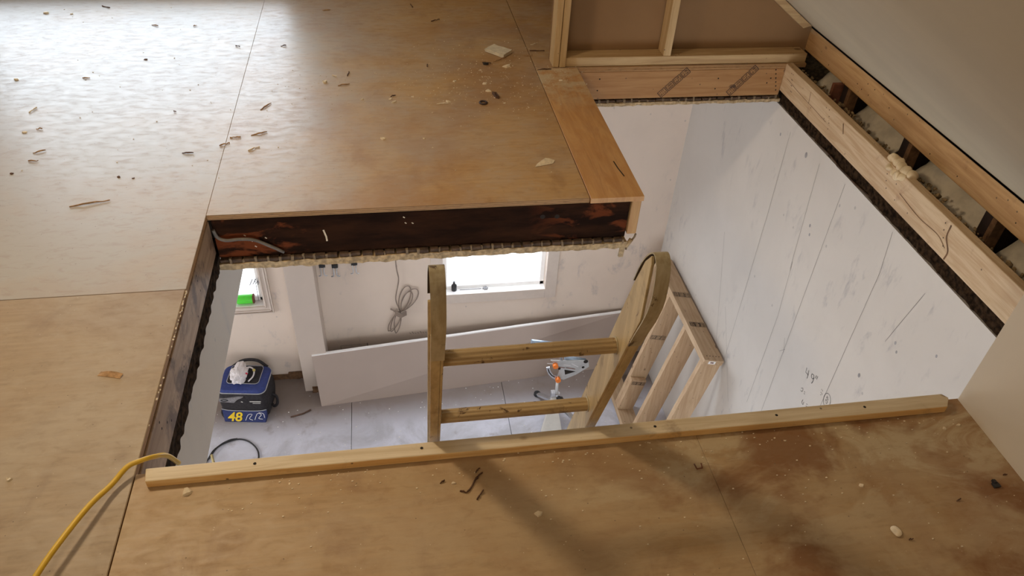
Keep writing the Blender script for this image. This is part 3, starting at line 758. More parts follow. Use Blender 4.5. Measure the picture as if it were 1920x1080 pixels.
b_ = B(); prism(b_, [(-.168, .205), (-.02, .235), (.02, .235), (-.03, .205), (-.06, .170), (-.168, .180)], -.152, -.135, lambda u, v, w_: MC @ Vector((u, w_, v))); pp = obj('front_patch', b_, M['grey_cloth'], cb, bevel=.003)
b_ = B(); tube(b_, [MC @ Vector(p) for p in spline([(-.155, -.154, .200), (-.13, -.154, .212), (-.10, -.154, .200), (-.13, -.154, .190), (-.155, -.154, .200)], 6)], .003, 5); obj('patch_emblem', b_, M['black'], pp, recalc=False)
def text(name, s, size, mtx, mat, parent, bold=0.0, shear=0.0):
    cu = bpy.data.curves.new(name, 'FONT'); cu.body = s; cu.size = size; cu.extrude = .0006; cu.offset = bold; cu.shear = shear
    t = bpy.data.objects.new(name, cu); C.objects.link(t)
    me = bpy.data.meshes.new_from_object(t.evaluated_get(bpy.context.evaluated_depsgraph_get()))
    bpy.data.objects.remove(t); me.transform(mtx); me.materials.clear(); me.materials.append(mat)
    o = bpy.data.objects.new(name, me); C.objects.link(o); o.parent = parent; q = parent; off = Vector((0, 0, 0))
    while q: off += q.location; q = q.parent
    o.location = -off; return o
MT = lambda u: MC @ Matrix(((1, 0, 0, u), (0, .530, -.848, -.194), (0, .848, .530, .006), (0, 0, 0, 1))) @ Matrix.Translation((0, .006, .002))
text('number', '48', .098, MT(-.125) @ Matrix.Scale(1.1, 4, (1, 0, 0)), M['yellow_mark'], cb, .0022, .12)
b_ = B()
for s_ in ([(-.0, .01), (.02, .038), (.05, .040), (.03, .02), (.055, .012)], [(.07, .014), (.09, .045), (.12, .040), (.10, .022), (.13, .018)], [(.10, .05), (.135, .045), (.145, .025)]):
    ribbon(b_, [PS(u+.01, 1-v*17, .002) for u, v in [(p.x, p.y) for p in spline([(a, c, 0) for a, c in s_], 5)]], .004, MC.to_3x3() @ Vector((0, -.848, .530)), .001)
obj('scribbled_signature', b_, M['white_mark'], cb, recalc=False)
b_ = B()
for i, (u0, u1, v) in enumerate(((.06, .145, .190), (.08, .14, .172))):
    ribbon(b_, [MC @ Vector((u0, -.1495, v)), MC @ Vector((u1, -.1495, v+.002))], .010-.003*i, MC.to_3x3() @ Vector((0, -1, 0)), .002)
ribbon(b_, [MC @ Vector((-.005, -.1495, .188)), MC @ Vector((.008, -.1495, .182))], .010, MC.to_3x3() @ Vector((0, -1, 0)), .002)
split(obj('small_print', b_, M['cream_metal'], cb, recalc=False))
b_ = B(); tube(b_, [MC @ Vector(p) for p in spline([(.175, .0, .12), (.215, -.01, .10), (.222, -.03, .05), (.20, -.04, .02), (.178, -.03, .03)], 6)], .011, 6); obj('strap', b_, M['black_cloth'], cb)
b_ = B(); tube(b_, [MC @ Vector(p) for p in spline([(-.13, .13, .27), (-.05, .165, .31), (.06, .165, .315), (.14, .14, .27)], 6)], .012, 6); obj('handle', b_, M['black_cloth'], cb)
b_ = B(); tube(b_, [MC @ Vector(p) for p in spline([(-.17, -.10, .08), (-.185, -.12, .03), (-.17, -.145, .012), (-.15, -.16, .005)], 6)], .008, 6); obj('strap', b_, M['black_cloth'], cb)
# crumpled plastic bag on the cooler
b_ = B(); bmesh.ops.create_icosphere(b_, subdivisions=4, radius=1)
for v in b_.verts:
    d = v.co.normalized(); r = 1+.28*noise.noise(d*2.2+Vector((3, 1, 0)))+.16*noise.turbulence(d*5, 3, False)
    q = Vector((d.x*.062*r-.035, d.y*.088*r+.01, max(.004, d.z*.045*r+.034)))
    if d.y > .75: q.y += (d.y-.75)*.18; q.x += -.01
    v.co = MC @ (q+Vector((0, -.01, .294)))
pbag = tag(obj('plastic_bag', b_, M['film'], smooth=False), 'crumpled white plastic bag on top of the cooler bag', 'bag')
b_ = B(); tube(b_, [MC @ Vector(p) for p in spline([(-.01, .06, .325), (.03, .075, .33), (.065, .05, .325), (.07, .0, .312), (.045, -.05, .305)], 6)], .006, 6)
obj('bag_handle', b_, M['film'], pbag)
b_ = B(); ribbon(b_, [MC @ Vector((.02, .0, .345)), MC @ Vector((.034, -.012, .340))], .012, MC.to_3x3() @ Vector((.4, -.2, .9)), .003); obj('red_print', b_, plain('red_print', (.7, .03, .08)), pbag, recalc=False)
b_ = B(); bmesh.ops.create_icosphere(b_, subdivisions=2, radius=.012, matrix=MC @ Matrix.Translation((.068, .045, .330))); obj('yellow_knot', b_, plain('yellow_wrap', (.6, .5, .15)), pbag)

# roller stand / saw stand under the ladder
st = empty('saw_stand', (1.165, 3.88, ZF)); tag(st, 'small metal saw stand with orange knobs on the floor behind the ladder rungs', 'tool stand')
Y = 3.88; SP = lambda x, z, dy=0: Vector((x, Y+dy, z))
b_ = B(); tube(b_, [SP(1.168, ZF+.05), SP(1.158, -2.70)], .0135, 14); obj('post', b_, M['alu'], st)
b_ = B(); tube(b_, [SP(1.172, -2.95), SP(1.166, -2.87)], .024, 14); box(b_, 1.118, 1.150, Y-.02, Y+.02, -2.93, -2.85); obj('collar', b_, M['steel'], st, bevel=.003)
b_ = B()
for k in range(7):
    a = k*2*math.pi/7; tube(b_, [SP(1.185, -2.915, -.03), SP(1.185+.030*math.cos(a), -2.915+.030*math.sin(a), -.03)], .008, 6)
tube(b_, [SP(1.185, -2.915, -.045), SP(1.185, -2.915, -.015)], .021, 12); obj('lock_knob', b_, M['black'], st)
b_ = B(); tube(b_, [SP(1.185, -2.935, -.05), SP(1.19, -2.945, -.05)], .012, 8); obj('brass_screw', b_, M['orange'], st)
b_ = B(); prism(b_, [(1.085, -2.50), (1.38, -2.535), (1.392, -2.60), (1.30, -2.675), (1.205, -2.722), (1.15, -2.70), (1.165, -2.60)], Y-.004, Y+.004, lambda u, v, w_: Vector((u, w_, v))); pl_ = obj('angle_plate', b_, M['alu'], st, bevel=.001)
b_ = B(); prism(b_, [(1.20, -2.61), (1.29, -2.64), (1.21, -2.665)], Y-.0055, Y-.0045, lambda u, v, w_: Vector((u, w_, v)))
for (x, z, r) in ((1.16, -2.595, .011), (1.345, -2.60, .011), (1.36, -2.54, .018)): tube(b_, [SP(x, z, -.0055), SP(x, z, -.0045)], r, 12)
obj('slot', b_, M['dark_gap'], pl_)
b_ = B(); pts = []
L = [(1.056, -2.565), (1.062, -2.60), (1.08, -2.645), (1.11, -2.685), (1.145, -2.712)]; U = [(1.148, -2.675), (1.118, -2.655), (1.10, -2.625), (1.088, -2.595), (1.082, -2.562)]
prism(b_, L+U, Y-.012, Y-.006, lambda u, v, w_: Vector((u, w_, v))); obj('quadrant_arc', b_, M['steel'], st)
b_ = B(); ribbon(b_, [SP(x, z, -.0125) for x, z in ((1.070, -2.58), (1.082, -2.62), (1.105, -2.655), (1.130, -2.675))], .008, (0, -1, 0)); obj('slot', b_, M['dark_gap'], st, recalc=False)
b_ = B()
for a, d in (((1.19, -2.555), (1.245, -2.568)), ((1.25, -2.548), (1.305, -2.590)), ((1.06, -2.525), (1.11, -2.535))): ribbon(b_, [SP(*a, -.006), SP(*d, -.006)], .006, (0, -1, 0))
split(obj('white_line', b_, M['white_mark'], st, recalc=False))
b_ = B(); ribbon(b_, [SP(1.14, -2.572, -.006), SP(1.20, -2.588, -.006)], .006, (0, -1, 0)); ribbon(b_, [SP(1.21, -2.588, -.006), SP(1.285, -2.612, -.006)], .006, (0, -1, 0)); split(obj('small_print', b_, M['redbrown'], st, recalc=False))
for (x, z) in ((1.122, -2.545), (1.155, -2.70)):
    b_ = B(); tube(b_, [SP(x, z, -.035), SP(x, z, -.005)], .021, 14); obj('orange_knob', b_, M['orange'], st, bevel=.002)
for a, d in (((.930, -2.310), (1.13, -2.36)), ((1.20, -2.505), (1.362, -2.550))):
    b_ = B(); tube(b_, [SP(*a, .02), SP(*d, .02)], .016, 14); obj('support_tube', b_, M['bluesteel'], st)
b_ = B(); tube(b_, [SP(1.13, -2.36, .02), SP(1.16, -2.45, .01), SP(1.17, -2.52, .006)], .010, 8); obj('bracket', b_, M['steel'], st)
for nm, a, d in (('leg', (1.06, 4.08, ZF+.012), (1.17, 3.88, ZF+.13)), ('leg', (1.37, 3.66, ZF+.012), (1.17, 3.88, ZF+.13))):
    b_ = B(); a, d = Vector(a), Vector(d); q = (d-a).to_track_quat('Z', 'Y').to_matrix().to_4x4(); box(b_, -.018, .018, -.010, .010, 0, (d-a).length, Matrix.Translation(a) @ q)
    lg = obj(nm, b_, M['steel'], st, bevel=.003)
    b_ = B(); tube(b_, [a-Vector((0, 0, .012)), a+Vector((0, 0, .014))], .028, 12); obj('rubber_foot', b_, M['black'], lg, bevel=.004)
b_ = B(); vs = [Vector(p) for p in ((1.02, 3.68, ZF), (1.185, 3.665, ZF), (1.158, 3.845, -2.90), (1.122, 3.85, -2.90))]; dd = Vector((0, .03, .006))
V = [b_.verts.new(p) for p in vs+[p+dd for p in vs]]
for f in ((0,1,2,3), (7,6,5,4), (0,4,5,1), (1,5,6,2), (2,6,7,3), (3,7,4,0)): b_.faces.new([V[i] for i in f])
obj('front_leg', b_, M['cream_metal'], st, bevel=.003)

# coiled cord hanging on the back wall
b_ = B(); y = YB-.018
tube(b_, spline([(-.02, YB-.008, -.25), (-.018, YB-.008, -1.5), (-.012, y, -1.97), (0.0, y, -2.12), (-.03, y, -2.30), (-.012, y, -2.40), (.0, y, -2.45)], 8), .0045, 6)
def lp(cx, cz, rx, rz, tilt, yy, ph=0):
    pts = []
    for k in range(25):
        t = ph+2*math.pi*k/24; u = rx*math.sin(t)*abs(math.cos((t-ph)/2-math.pi/2))**.35; v_ = -rz*math.cos(t)
        pts.append((cx+u*math.cos(tilt)-v_*math.sin(tilt), yy, cz+u*math.sin(tilt)+v_*math.cos(tilt)))
    return pts
for i, (cx, cz, rx, rz, tl) in enumerate(((.035, -2.31, .045, .13, -.25), (.07, -2.32, .055, .12, -.50), (.05, -2.33, .04, .10, -.35), (-.045, -2.53, .030, .11, -.35), (-.030, -2.54, .028, .11, -.15), (-.055, -2.53, .035, .10, -.5))):
    tube(b_, lp(cx, cz, rx, rz, tl, y-.004*i), .0042, 6, False)
for k in range(4): tube(b_, [(-.040, y-.02, -2.415-.012*k), (0, y-.036, -2.432-.012*k), (.045, y-.02, -2.425-.010*k)], .006, 6)
tube(b_, [(-.075, y-.01, -2.395), (-.035, y-.02, -2.42)], .006, 6)
tag(obj('coiled_cord', b_, M['tan_cord'], recalc=False), 'coiled tan cord bundled and hanging on the back wall', 'cord')
# small hardware on the back wall under the ceiling edge
def clip(x, z, kind, lab):
    r = empty('wall_clip', (x, YB, z)); tag(r, lab, 'clip')
    b_ = B(); box(b_, x-.022, x+.022, YB-.02, YB, z-.010, z+.02); obj('clip_base', b_, M['black'], r, bevel=.003)
    b_ = B()
    for s_ in (-1, 1): tube(b_, spline([(x+s_*.014, YB-.02, z-.005), (x+s_*.010, YB-.035, z-.03), (x+s_*.014, YB-.038, z-.065), (x+s_*.030, YB-.03, z-.075)], 5), .0055 if kind else .004, 6)
    obj('clip_jaw', b_, M['steel'], r)
clip(-.455, -1.965, 1, 'dark metal spring clip on the back wall, largest of the three')
clip(-.545, -1.955, 0, 'pale metal clip on the back wall nearest the column')
clip(-.315, -1.950, 0, 'small dark clip on the back wall nearest the coiled cord')
# cable loop on the lower floor
b_ = B(); tube(b_, spline([(-1.56, 3.60, ZF+.006), (-1.47, 3.70, ZF+.006), (-1.43, 3.80, ZF+.006), (-1.36, 3.86, ZF+.006), (-1.26, 3.885, ZF+.006), (-1.17, 3.84, ZF+.006), (-1.105, 3.74, ZF+.006), (-1.11, 3.60, ZF+.006), (-1.2, 3.45, ZF+.006)], 8), .006, 6)
tube(b_, spline([(-1.45, 3.72, ZF+.014), (-1.40, 3.82, ZF+.018), (-1.33, 3.875, ZF+.016), (-1.27, 3.887, ZF+.012)], 8), .005, 6)
tag(obj('power_cord', b_, M['black'], recalc=False), 'thin black cord looped on the lower floor by the left side', 'cord')
b_ = B(); tube(b_, [(-1.43, 3.735, ZF+.034), (-1.385, 3.60, ZF+.034)], .010, 8)
tag(obj('brass_rod', b_, plain('brass_yellow', (.62, .52, .25), .35, .5)), 'short pale yellow rod lying beside the black cord loop', 'rod')
b_ = B(); tube(b_, [(-.895, 4.061, ZF+.006), (-.80, 4.085, ZF+.008), (-.744, 4.12, ZF+.006)], .006, 6)
tag(obj('bent_stick', b_, M['chip_dark']), 'thin dark bent stick on the lower floor right of the cooler bag', 'stick')
for i in range(26):
    pass
b_ = B(); r2 = random.Random(3)
for i in range(140):
    x, y = r2.uniform(-1.5, 1.9), r2.uniform(3.4, 4.3); s_ = r2.uniform(.002, .006)
    box(b_, x, x+s_*1.6, y, y+s_, ZF, ZF+s_*.6)
tag(obj('floor_crumbs', b_, M['sheet_edge']), 'tiny white crumbs scattered over the lower floor', 'crumbs')['kind'] = 'stuff'

# things on the window sills and outside
b_ = B(); bx, by, bz = .425, YB+.05, -2.311
tube(b_, [(bx, by, bz), (bx, by, bz+.05), (bx, by, bz+.065), (bx, by, bz+.085)], .02, 12, True, [.020, .021, .010, .009])
tag(obj('small_bottle', b_, M['black']), 'tiny dark bottle standing on the sill of the middle window', 'bottle')
b_ = B()
for k in range(6): a = k*1.1; tube(b_, [(.67, YB+.04, bz+.008), (.67+.022*math.cos(a), YB+.04+.02*math.sin(a), bz+.010)], .005, 5)
tag(obj('crumpled_scrap', b_, M['outside_grey']), 'small crumpled dark scrap on the middle window sill', 'scrap')
b_ = B(); tube(b_, [(.47, YB+.045, bz+.004), (.64, YB+.045, bz+.004)], .0025, 5)
tag(obj('pencil', b_, M['outside_grey']), 'thin dark pencil-like stick lying on the middle window sill', 'stick')
b_ = B(); tube(b_, [(-1.20, YB+.04, -2.262), (-1.085, YB+.04, -2.262)], .036, 16)
gt = tag(obj('plastic_cup', b_, M['green'], bevel=.003), 'bright green plastic cup lying on the left window sill', 'cup')
b_ = B(); tube(b_, [(-1.086, YB+.04, -2.262), (-1.078, YB+.04, -2.262)], .038, 16); obj('rim', b_, M['redbrown'], gt)
b_ = B()
for k in range(7): tube(b_, [(-1.09+.012*k, YB+.05, -2.14+.008*((k*3) % 5)), (-1.075+.012*k, YB+.05, -2.11+.012*((k*2) % 4))], .004, 5)
tube(b_, [(-1.05, YB+.05, -2.299), (-1.045, YB+.05, -2.08)], .003, 5)
tag(obj('dried_twig', b_, M['outside_grey']), 'thin dark twig standing in the left window', 'twig')
bm = B(); box(bm, -14, 14, 4.9, 30, -4.4, -4.2); struct('ground', bm, M['snow'])
b_ = B(); box(b_, .9, 1.9, 6.02, 6.06, -3.52, -3.49)
for x in (.95, 1.85): box(b_, x, x+.03, 6.02, 6.06, -4.2, -3.49)
tag(obj('garden_rail', b_, M['outside_grey']), 'thin grey rail outside beyond the middle window', 'rail')

# ------------------------------------------------------------------ attic shell
SL = .72; zr = lambda x: .148+(2.155-x)*SL
YA0, YA1 = -1.45, 4.488
# sloped ceiling
bm = B(); prism(bm, [(2.135, zr(2.135)), (-.55, zr(-.55)), (-.55, zr(-.55)+.03), (2.135, zr(2.135)+.016)], YA0, YA1, lambda u, v, w_: Vector((u, w_, v)))
struct('ceiling', bm, M['drywall_slope'])
bm = B(); box(bm, -3.4, -.55, YA0, YA1, zr(-.55), zr(-.55)+.03); struct('ceiling', bm, M['drywall_slope'])
bm = B(); box(bm, -3.4, -3.35, YA0, YA1, -.02, zr(-.55)); struct('wall_left', bm, M['drywall'])
bm = B(); box(bm, -3.4, 2.9, YA0-.05, YA0, -.2, 2.2); struct('wall_front', bm, M['drywall'])
bm = B(); wall_xz(bm, -3.4, 2.9, -.211, 2.2, YA1, YA1+.12, [(-2.3, -.5, .09, 1.2)])
struct('wall_back', bm, M['drywall'])
b_ = B()
for a in ((-2.3, -2.26, .09, 1.2), (-.54, -.50, .09, 1.2), (-2.3, -.5, 1.16, 1.2), (-2.3, -.5, .09, .12)): box(b_, a[0], a[1], YA1+.04, YA1+.08, a[2], a[3])
w3 = struct('window_3', b_, M['sheet_edge'], bevel=.003)
b_ = B(); box(b_, -2.26, -.54, YA1+.058, YA1+.062, .12, 1.16); obj('window_pane', b_, M['glass'], w3)
bm = B(); box(bm, -3.35, .80, YA1-.016, YA1, 0, .075); struct('baseboard_back', bm, M['batten'], bevel=.003)
# knee wall beside the near floor
bm = B(); prism(bm, [(1.4965, -.0), (1.4965, zr(1.4965)), (1.512, zr(1.512)), (1.512, -.0)], YA0, 1.186, lambda u, v, w_: Vector((u, w_, v)))
struct('wall_right', bm, M['drywall'])
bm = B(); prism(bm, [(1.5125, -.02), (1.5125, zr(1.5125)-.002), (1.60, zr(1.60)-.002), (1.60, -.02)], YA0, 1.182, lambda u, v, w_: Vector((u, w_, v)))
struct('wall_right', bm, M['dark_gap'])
# upper beam and strip of drywall edge above it
sb = B(); prism(sb, [(2.150, .030), (2.150, .124), (2.162, .137), (2.186, .120), (2.186, .030)], .2, 3.60, lambda u, v, w_: Vector((u, w_, v)))
ub = tag(obj('eave_beam', sb, M['lum_beam'], bevel=.003), 'orange eave beam under the lower edge of the sloped ceiling', 'beam')
b_ = B(); nails(b_, [(2.150, 3.5-.27*k+rnd.uniform(-.07, .07), .05+.06*rnd.random()) for k in range(10)]+[(2.150, 2.95-.03*k, .07+.04*(k % 2)) for k in range(4)], (-1, 0, 0), .003)
split(obj('nail_head', b_, M['dark_gap'], ub, recalc=False))
# eave bay behind the joists: boards, rafters, insulation
bm = B(); prism(bm, [(2.08, -.21), (2.75, -.05), (2.75, -.07), (2.08, -.24)], .2, 4.4, lambda u, v, w_: Vector((u, w_, v))); struct('trim_2', bm, M['fluff'])
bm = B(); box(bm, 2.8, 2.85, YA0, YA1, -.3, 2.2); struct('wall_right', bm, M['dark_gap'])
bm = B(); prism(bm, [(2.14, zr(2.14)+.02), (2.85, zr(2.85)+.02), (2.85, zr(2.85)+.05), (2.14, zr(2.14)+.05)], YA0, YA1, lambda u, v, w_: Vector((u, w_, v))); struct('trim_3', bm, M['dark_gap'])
for i, (y0, y1) in enumerate(((1.2, 1.93), (2.04, 2.50), (2.66, 3.02), (3.13, 3.40))):
    b_ = B(); n = 14
    for k in range(n): pass
    gv = [[None]*7 for _ in range(n+1)]
    for a in range(n+1):
        for c_ in range(7):
            t = c_/6; y = y0+(y1-y0)*a/n
            x = 2.165+.13*t; z = -.165+.17*t
            z += .012*math.sin(a*.9+c_)+.012*noise.noise(Vector((a*.5, c_*.6, i*3))); x -= .03*math.sin(math.pi*a/n)
            gv[a][c_] = b_.verts.new((x, y, z))
    for a in range(n):
        for c_ in range(6): b_.faces.new((gv[a][c_], gv[a+1][c_], gv[a+1][c_+1], gv[a][c_+1])).smooth = True
    r_ = bmesh.ops.extrude_face_region(b_, geom=b_.faces[:]); 
    for e_ in r_['geom']:
        if isinstance(e_, bmesh.types.BMVert): e_.co += Vector((.012, 0, -.006))
    tag(obj('insulation_batt', b_, M['facing']), ['paper-faced insulation in the eave bay nearest the knee wall', 'paper-faced insulation in the eave bay beside the foam blob', 'paper-faced insulation in the middle eave bay', 'wrinkled paper-faced insulation in the farthest eave bay'][i], 'insulation', 'insulation batts in the eave')
for i, y in enumerate((1.975, 2.53, 3.05)):
    b_ = B(); prism(b_, [(2.156, -.175), (2.156, .028), (2.60, -.10), (2.60, -.22)], y, y+.045, lambda u, v, w_: Vector((u, w_, v)))
    b_.verts.ensure_lookup_table()
    rf = tag(obj('rafter', b_, M['rafter'], bevel=.002), ['dark rafter end behind the eave beam, nearest the knee wall', 'dark rafter end behind the foam blob', 'dark rafter end nearest the stud wall'][i], 'rafter', 'rafter ends in the eave')
    b_ = B(); prism(b_, [(2.152, -.175), (2.152, .028), (2.20, .028), (2.20, -.175)], y-.026, y-.002, lambda u, v, w_: Vector((u, w_, v))); obj('rafter_face', b_, M['rafter_brown'], rf)
b_ = B(); r3 = random.Random(5)
for i in range(260):
    y = r3.uniform(1.2, 3.45); x = r3.uniform(2.10, 2.16); z = -.16+.05*r3.random()
    bmesh.ops.create_icosphere(b_, subdivisions=1, radius=r3.uniform(.006, .014), matrix=Matrix.Translation((x, y, z+.03*max(0, noise.noise(Vector((y*5, 0, 0)))*2))) @ Matrix.Rotation(r3.random()*6, 4, 'X') @ Matrix.Scale(r3.uniform(.4, 1.4), 4, (0, 1, 0)))
for i in range(420):
    y = r3.uniform(1.3, 3.38); k_ = noise.noise(Vector((y*4.3, 3, 0)))
    bmesh.ops.create_icosphere(b_, subdivisions=1, radius=r3.uniform(.004, .009), matrix=Matrix.Translation((r3.uniform(2.066, 2.095), y, r3.uniform(-.05, -.012)+.025*k_)) @ Matrix.Rotation(r3.random()*6, 4, 'X') @ Matrix.Scale(r3.uniform(.4, 1.8), 4, (0, 1, 0)))
rough_edge(b_, .008, 2)
tag(obj('loose_insulation', b_, M['fluff']), 'brown crumbly old insulation lying in the eave behind the right joist', 'insulation')['kind'] = 'stuff'
b_ = B(); box(b_, 2.11, 2.30, 3.102, 3.122, -.15, .025); tag(obj('brown_board', b_, M['redbrown']), 'reddish brown board scrap standing in the far eave corner', 'board')
# spray foam blob
b_ = B()
for i, (y, x, z, r) in enumerate(((2.43, 2.035, .004, .024), (2.40, 2.035, .008, .024), (2.37, 2.03, .006, .022), (2.34, 2.032, .004, .024), (2.31, 2.04, .002, .020), (2.41, 2.014, -.016, .019), (2.38, 2.012, -.020, .016), (2.35, 2.012, -.018, .019), (2.325, 2.015, -.012, .016), (2.45, 2.03, .002, .015))):
    bmesh.ops.create_icosphere(b_, subdivisions=3, radius=r, matrix=Matrix.Translation((x, y, z)))
rough_edge(b_, .010, 6)
tag(obj('foam_blob', b_, M['foam'], smooth=True), 'cream blob of hardened spray foam on top of the right joist', 'foam')

# stud wall at the far right
sw = empty('stud_wall', (1.5, 3.46, 0)); tag(sw, 'open stud wall of pale lumber standing over the far header', 'stud wall')
b_ = B(); box(b_, .862, 2.115, 3.415, 3.505, .001, .046); obj('sole_plate', b_, M['plate'], sw, bevel=.002)
def wstud(x0, x1, y0=3.408, y1=3.498, z0=.047, mat='stud', nm='stud'):
    b = B(); prism(b, [(x0, z0), (x1, z0), (x1, min(2.05, zr(x1))-.004), (x0, min(2.05, zr(x0))-.004)], y0, y1, lambda u, v, w_: Vector((u, w_, v)))
    return obj(nm, b, M[mat], sw, bevel=.002)
wstud(.832, .862, z0=.001); wstud(.800, .829, 3.412, 3.502, .001); wstud(1.352, 1.390, 3.415, 3.500)
b_ = B(); prism(b_, [(2.10, zr(2.10)-.004), (2.06, zr(2.06)-.045), (-.2, zr(-.2)-.045), (-.2, zr(-.2)-.004)], 3.43, 3.505, lambda u, v, w_: Vector((u, w_, v)))
for v in b_.verts:
    if v.co.x < .8: v.co.x = .80; v.co.z = zr(.80)-(.045 if v.co.z < zr(-.2)-.02 else .004)
obj('top_plate', b_, M['plate'], sw)
b_ = B(); box(b_, .929, 2.009, 3.403, 3.50, -.0235, -.013); box(b_, .929, 2.05, 3.406, 3.50, -.0125, -.001)
tag(obj('plywood_layer', b_, M['ply_edge']), 'double plywood edge sandwiched between the header joist and the stud wall', 'plywood')
bm = B(); prism(bm, [(.800, -.0), (2.15, -.0), (2.15, zr(2.15)), (.800, zr(.80))], 3.508, 3.521, lambda u, v, w_: Vector((u, w_, v)))
struct('wall_back', bm, M['kraft'])

# ------------------------------------------------------------------ yellow cable over the floor
b_ = B(); tube(b_, spline([(-.575, 1.285, -.09), (-.585, 1.262, -.03), (-.597, 1.228, .012), (-.618, 1.205, .030), (-.645, 1.190, .030), (-.672, 1.150, .022), (-.700, 1.09, .034), (-.730, 1.01, .040), (-.758, .93, .038), (-.80, .80, .02), (-.86, .6, .008), (-1.0, .2, .008)], 8), .0062, 10)
tag(obj('yellow_cable', b_, M['yellow_cable'], recalc=False), 'thick yellow cable crossing the floor and dropping into the opening', 'cable')

# ------------------------------------------------------------------ debris on the attic floor
STICKS = [(-.785,2.695,-.742,2.692,'d'),(-.655,2.743,-.619,2.763,'t'),(-.624,2.805,-.582,2.806,'t'),(-.545,2.820,-.485,2.842,'t'),(-.543,2.696,-.503,2.724,'p'),(-1.438,3.068,-1.422,3.112,'p'),(-1.322,2.731,-1.283,2.751,'t'),(-1.321,2.676,-1.285,2.672,'t'),(-1.456,4.294,-1.408,4.259,'d'),(-1.153,4.016,-1.120,4.001,'t'),(-.950,3.996,-.933,3.998,'t'),(-.712,3.730,-.689,3.718,'d'),(-.498,3.718,-.473,3.726,'d'),(-1.320,3.393,-1.288,3.391,'t'),(-.877,3.048,-.866,3.041,'d'),(-1.368,2.923,-1.346,2.926,'t'),(-.215,3.259,-.163,3.275,'t'),(-.174,3.359,-.167,3.404,'d'),(-.241,3.371,-.223,3.351,'p'),(.015,3.135,.038,3.148,'d'),(.258,4.026,.304,4.055,'d'),(.161,4.291,.171,4.240,'d'),(-.317,4.204,-.274,4.208,'t'),(.722,3.613,.797,3.613,'d'),(.740,3.690,.768,3.699,'p'),(.719,3.385,.789,3.389,'d'),(.676,3.552,.727,3.554,'t'),(.199,3.475,.197,3.441,'d'),(.211,3.053,.263,3.055,'p'),(.111,1.052,.128,1.046,'d'),(.128,1.048,.157,1.084,'d'),(.151,1.085,.170,1.097,'d'),(.153,1.100,.165,1.111,'d'),(.148,1.024,.166,1.047,'d'),(.067,1.079,.078,1.086,'d'),(-1.092,2.351,-.969,2.381,'t'),(1.114,.799,1.123,.798,'d'),(1.290,.881,1.302,.885,'d'),(1.456,.938,1.465,.936,'d'),(.466,3.482,.508,3.470,'d'),(.517,3.487,.586,3.534,'t'),(-.53,3.04,-.49,3.10,'t')]
def place(x, y):
    if x < -.635 and y < 1.87: return "on the near left sheet"
    if y < 1.2: return "on the near floor"
    return None
def near_what(x, y):
    if x < -.635 and y < 1.87: return 'on the left sheet beside the opening'
    if y < 1.2: return ('by the knee wall' if x > 1.1 else 'in front of the ladder' if x < .4 else 'right of the ladder') + ' on the near floor'
    if x > .6: return 'by the foot of the stud wall'
    if y > 3.95: return 'at the far edge of the floor'
    if x < -1.0: return 'on the pale left part of the far floor'
    if x < -.4: return 'near the seam of the far floor'
    if x < .1: return 'in the middle of the jutting floor'
    return 'near the gypsum offcut on the jutting floor'
LABS = {}
def uniq(lab, cat, o):
    LABS.setdefault(lab, []).append(o); o['label'] = lab; o['category'] = cat
for i, (x0, y0, x1, y1, k) in enumerate(STICKS):
    a, d = Vector((x0, y0, 0)), Vector((x1, y1, 0)); L_ = (d-a).length; z = .0012 if place(x0, y0) and x0 < -.6 else 0
    r3 = random.Random(i); wd = min(.004, .0016+L_*.045); n = 6
    t = (d-a).normalized(); s_ = Vector((-t.y, t.x, 0)); b_ = B(); rows = []
    for q in range(n+1):
        u = q/n; ww = wd*(.55+.6*math.sin(math.pi*(.15+.7*u)))*.5; c_ = a.lerp(d, u)+s_*r3.uniform(-1, 1)*wd*.4; h = .002+.003*abs(math.sin(u*3+i))
        zz = z+.0005+.003*r3.random()*(u > .3)
        rows.append([b_.verts.new(c_+Vector(p)) for p in (s_*ww+Vector((0, 0, zz)), s_*ww*.6+Vector((0, 0, zz+h)), -s_*ww*.7+Vector((0, 0, zz+h)), -s_*ww+Vector((0, 0, zz)))])
    for q in range(n):
        for p in range(4): b_.faces.new((rows[q][p], rows[q][(p+1) % 4], rows[q+1][(p+1) % 4], rows[q+1][p]))
    b_.faces.new(rows[0]); b_.faces.new(rows[-1])
    o = obj('wood_splinter', b_, M[{'d': 'chip_dark', 't': 'chip', 'p': 'chip_pale'}[k]])
    uniq(('long ' if L_ > .06 else 'short ' if L_ < .025 else '')+{'d': 'dark', 't': 'tan', 'p': 'pale'}[k]+' wood splinter '+near_what(x0, y0), 'splinter', o)
CHIPS = [(-.275,3.301,2),(-.107,3.117,1),(.014,3.113,1.2),(.026,3.083,1.5),(.112,3.129,1),(.264,3.074,1.5),(.312,3.281,1.4),(.445,3.396,1),(.445,3.244,1.5),(.454,3.171,2),(.578,3.429,2.6),(.511,3.045,1),(-.026,2.758,1.5),(.138,2.750,1),(.809,3.263,1.2),(-1.586,3.389,1.6),(-1.096,3.587,1.2),(-1.403,2.902,1.4),(-1.349,2.589,1),(-.976,2.537,1),(.284,.969,1.5),(1.079,.952,1.0),(1.441,1.100,.9),(1.396,1.095,.9),(-.509,1.125,1.9),(-1.702,4.196,1.8),(-1.576,4.180,1.2),(.099,1.077,.8),(-.924,2.526,.8),(-.912,1.208,1.2)]
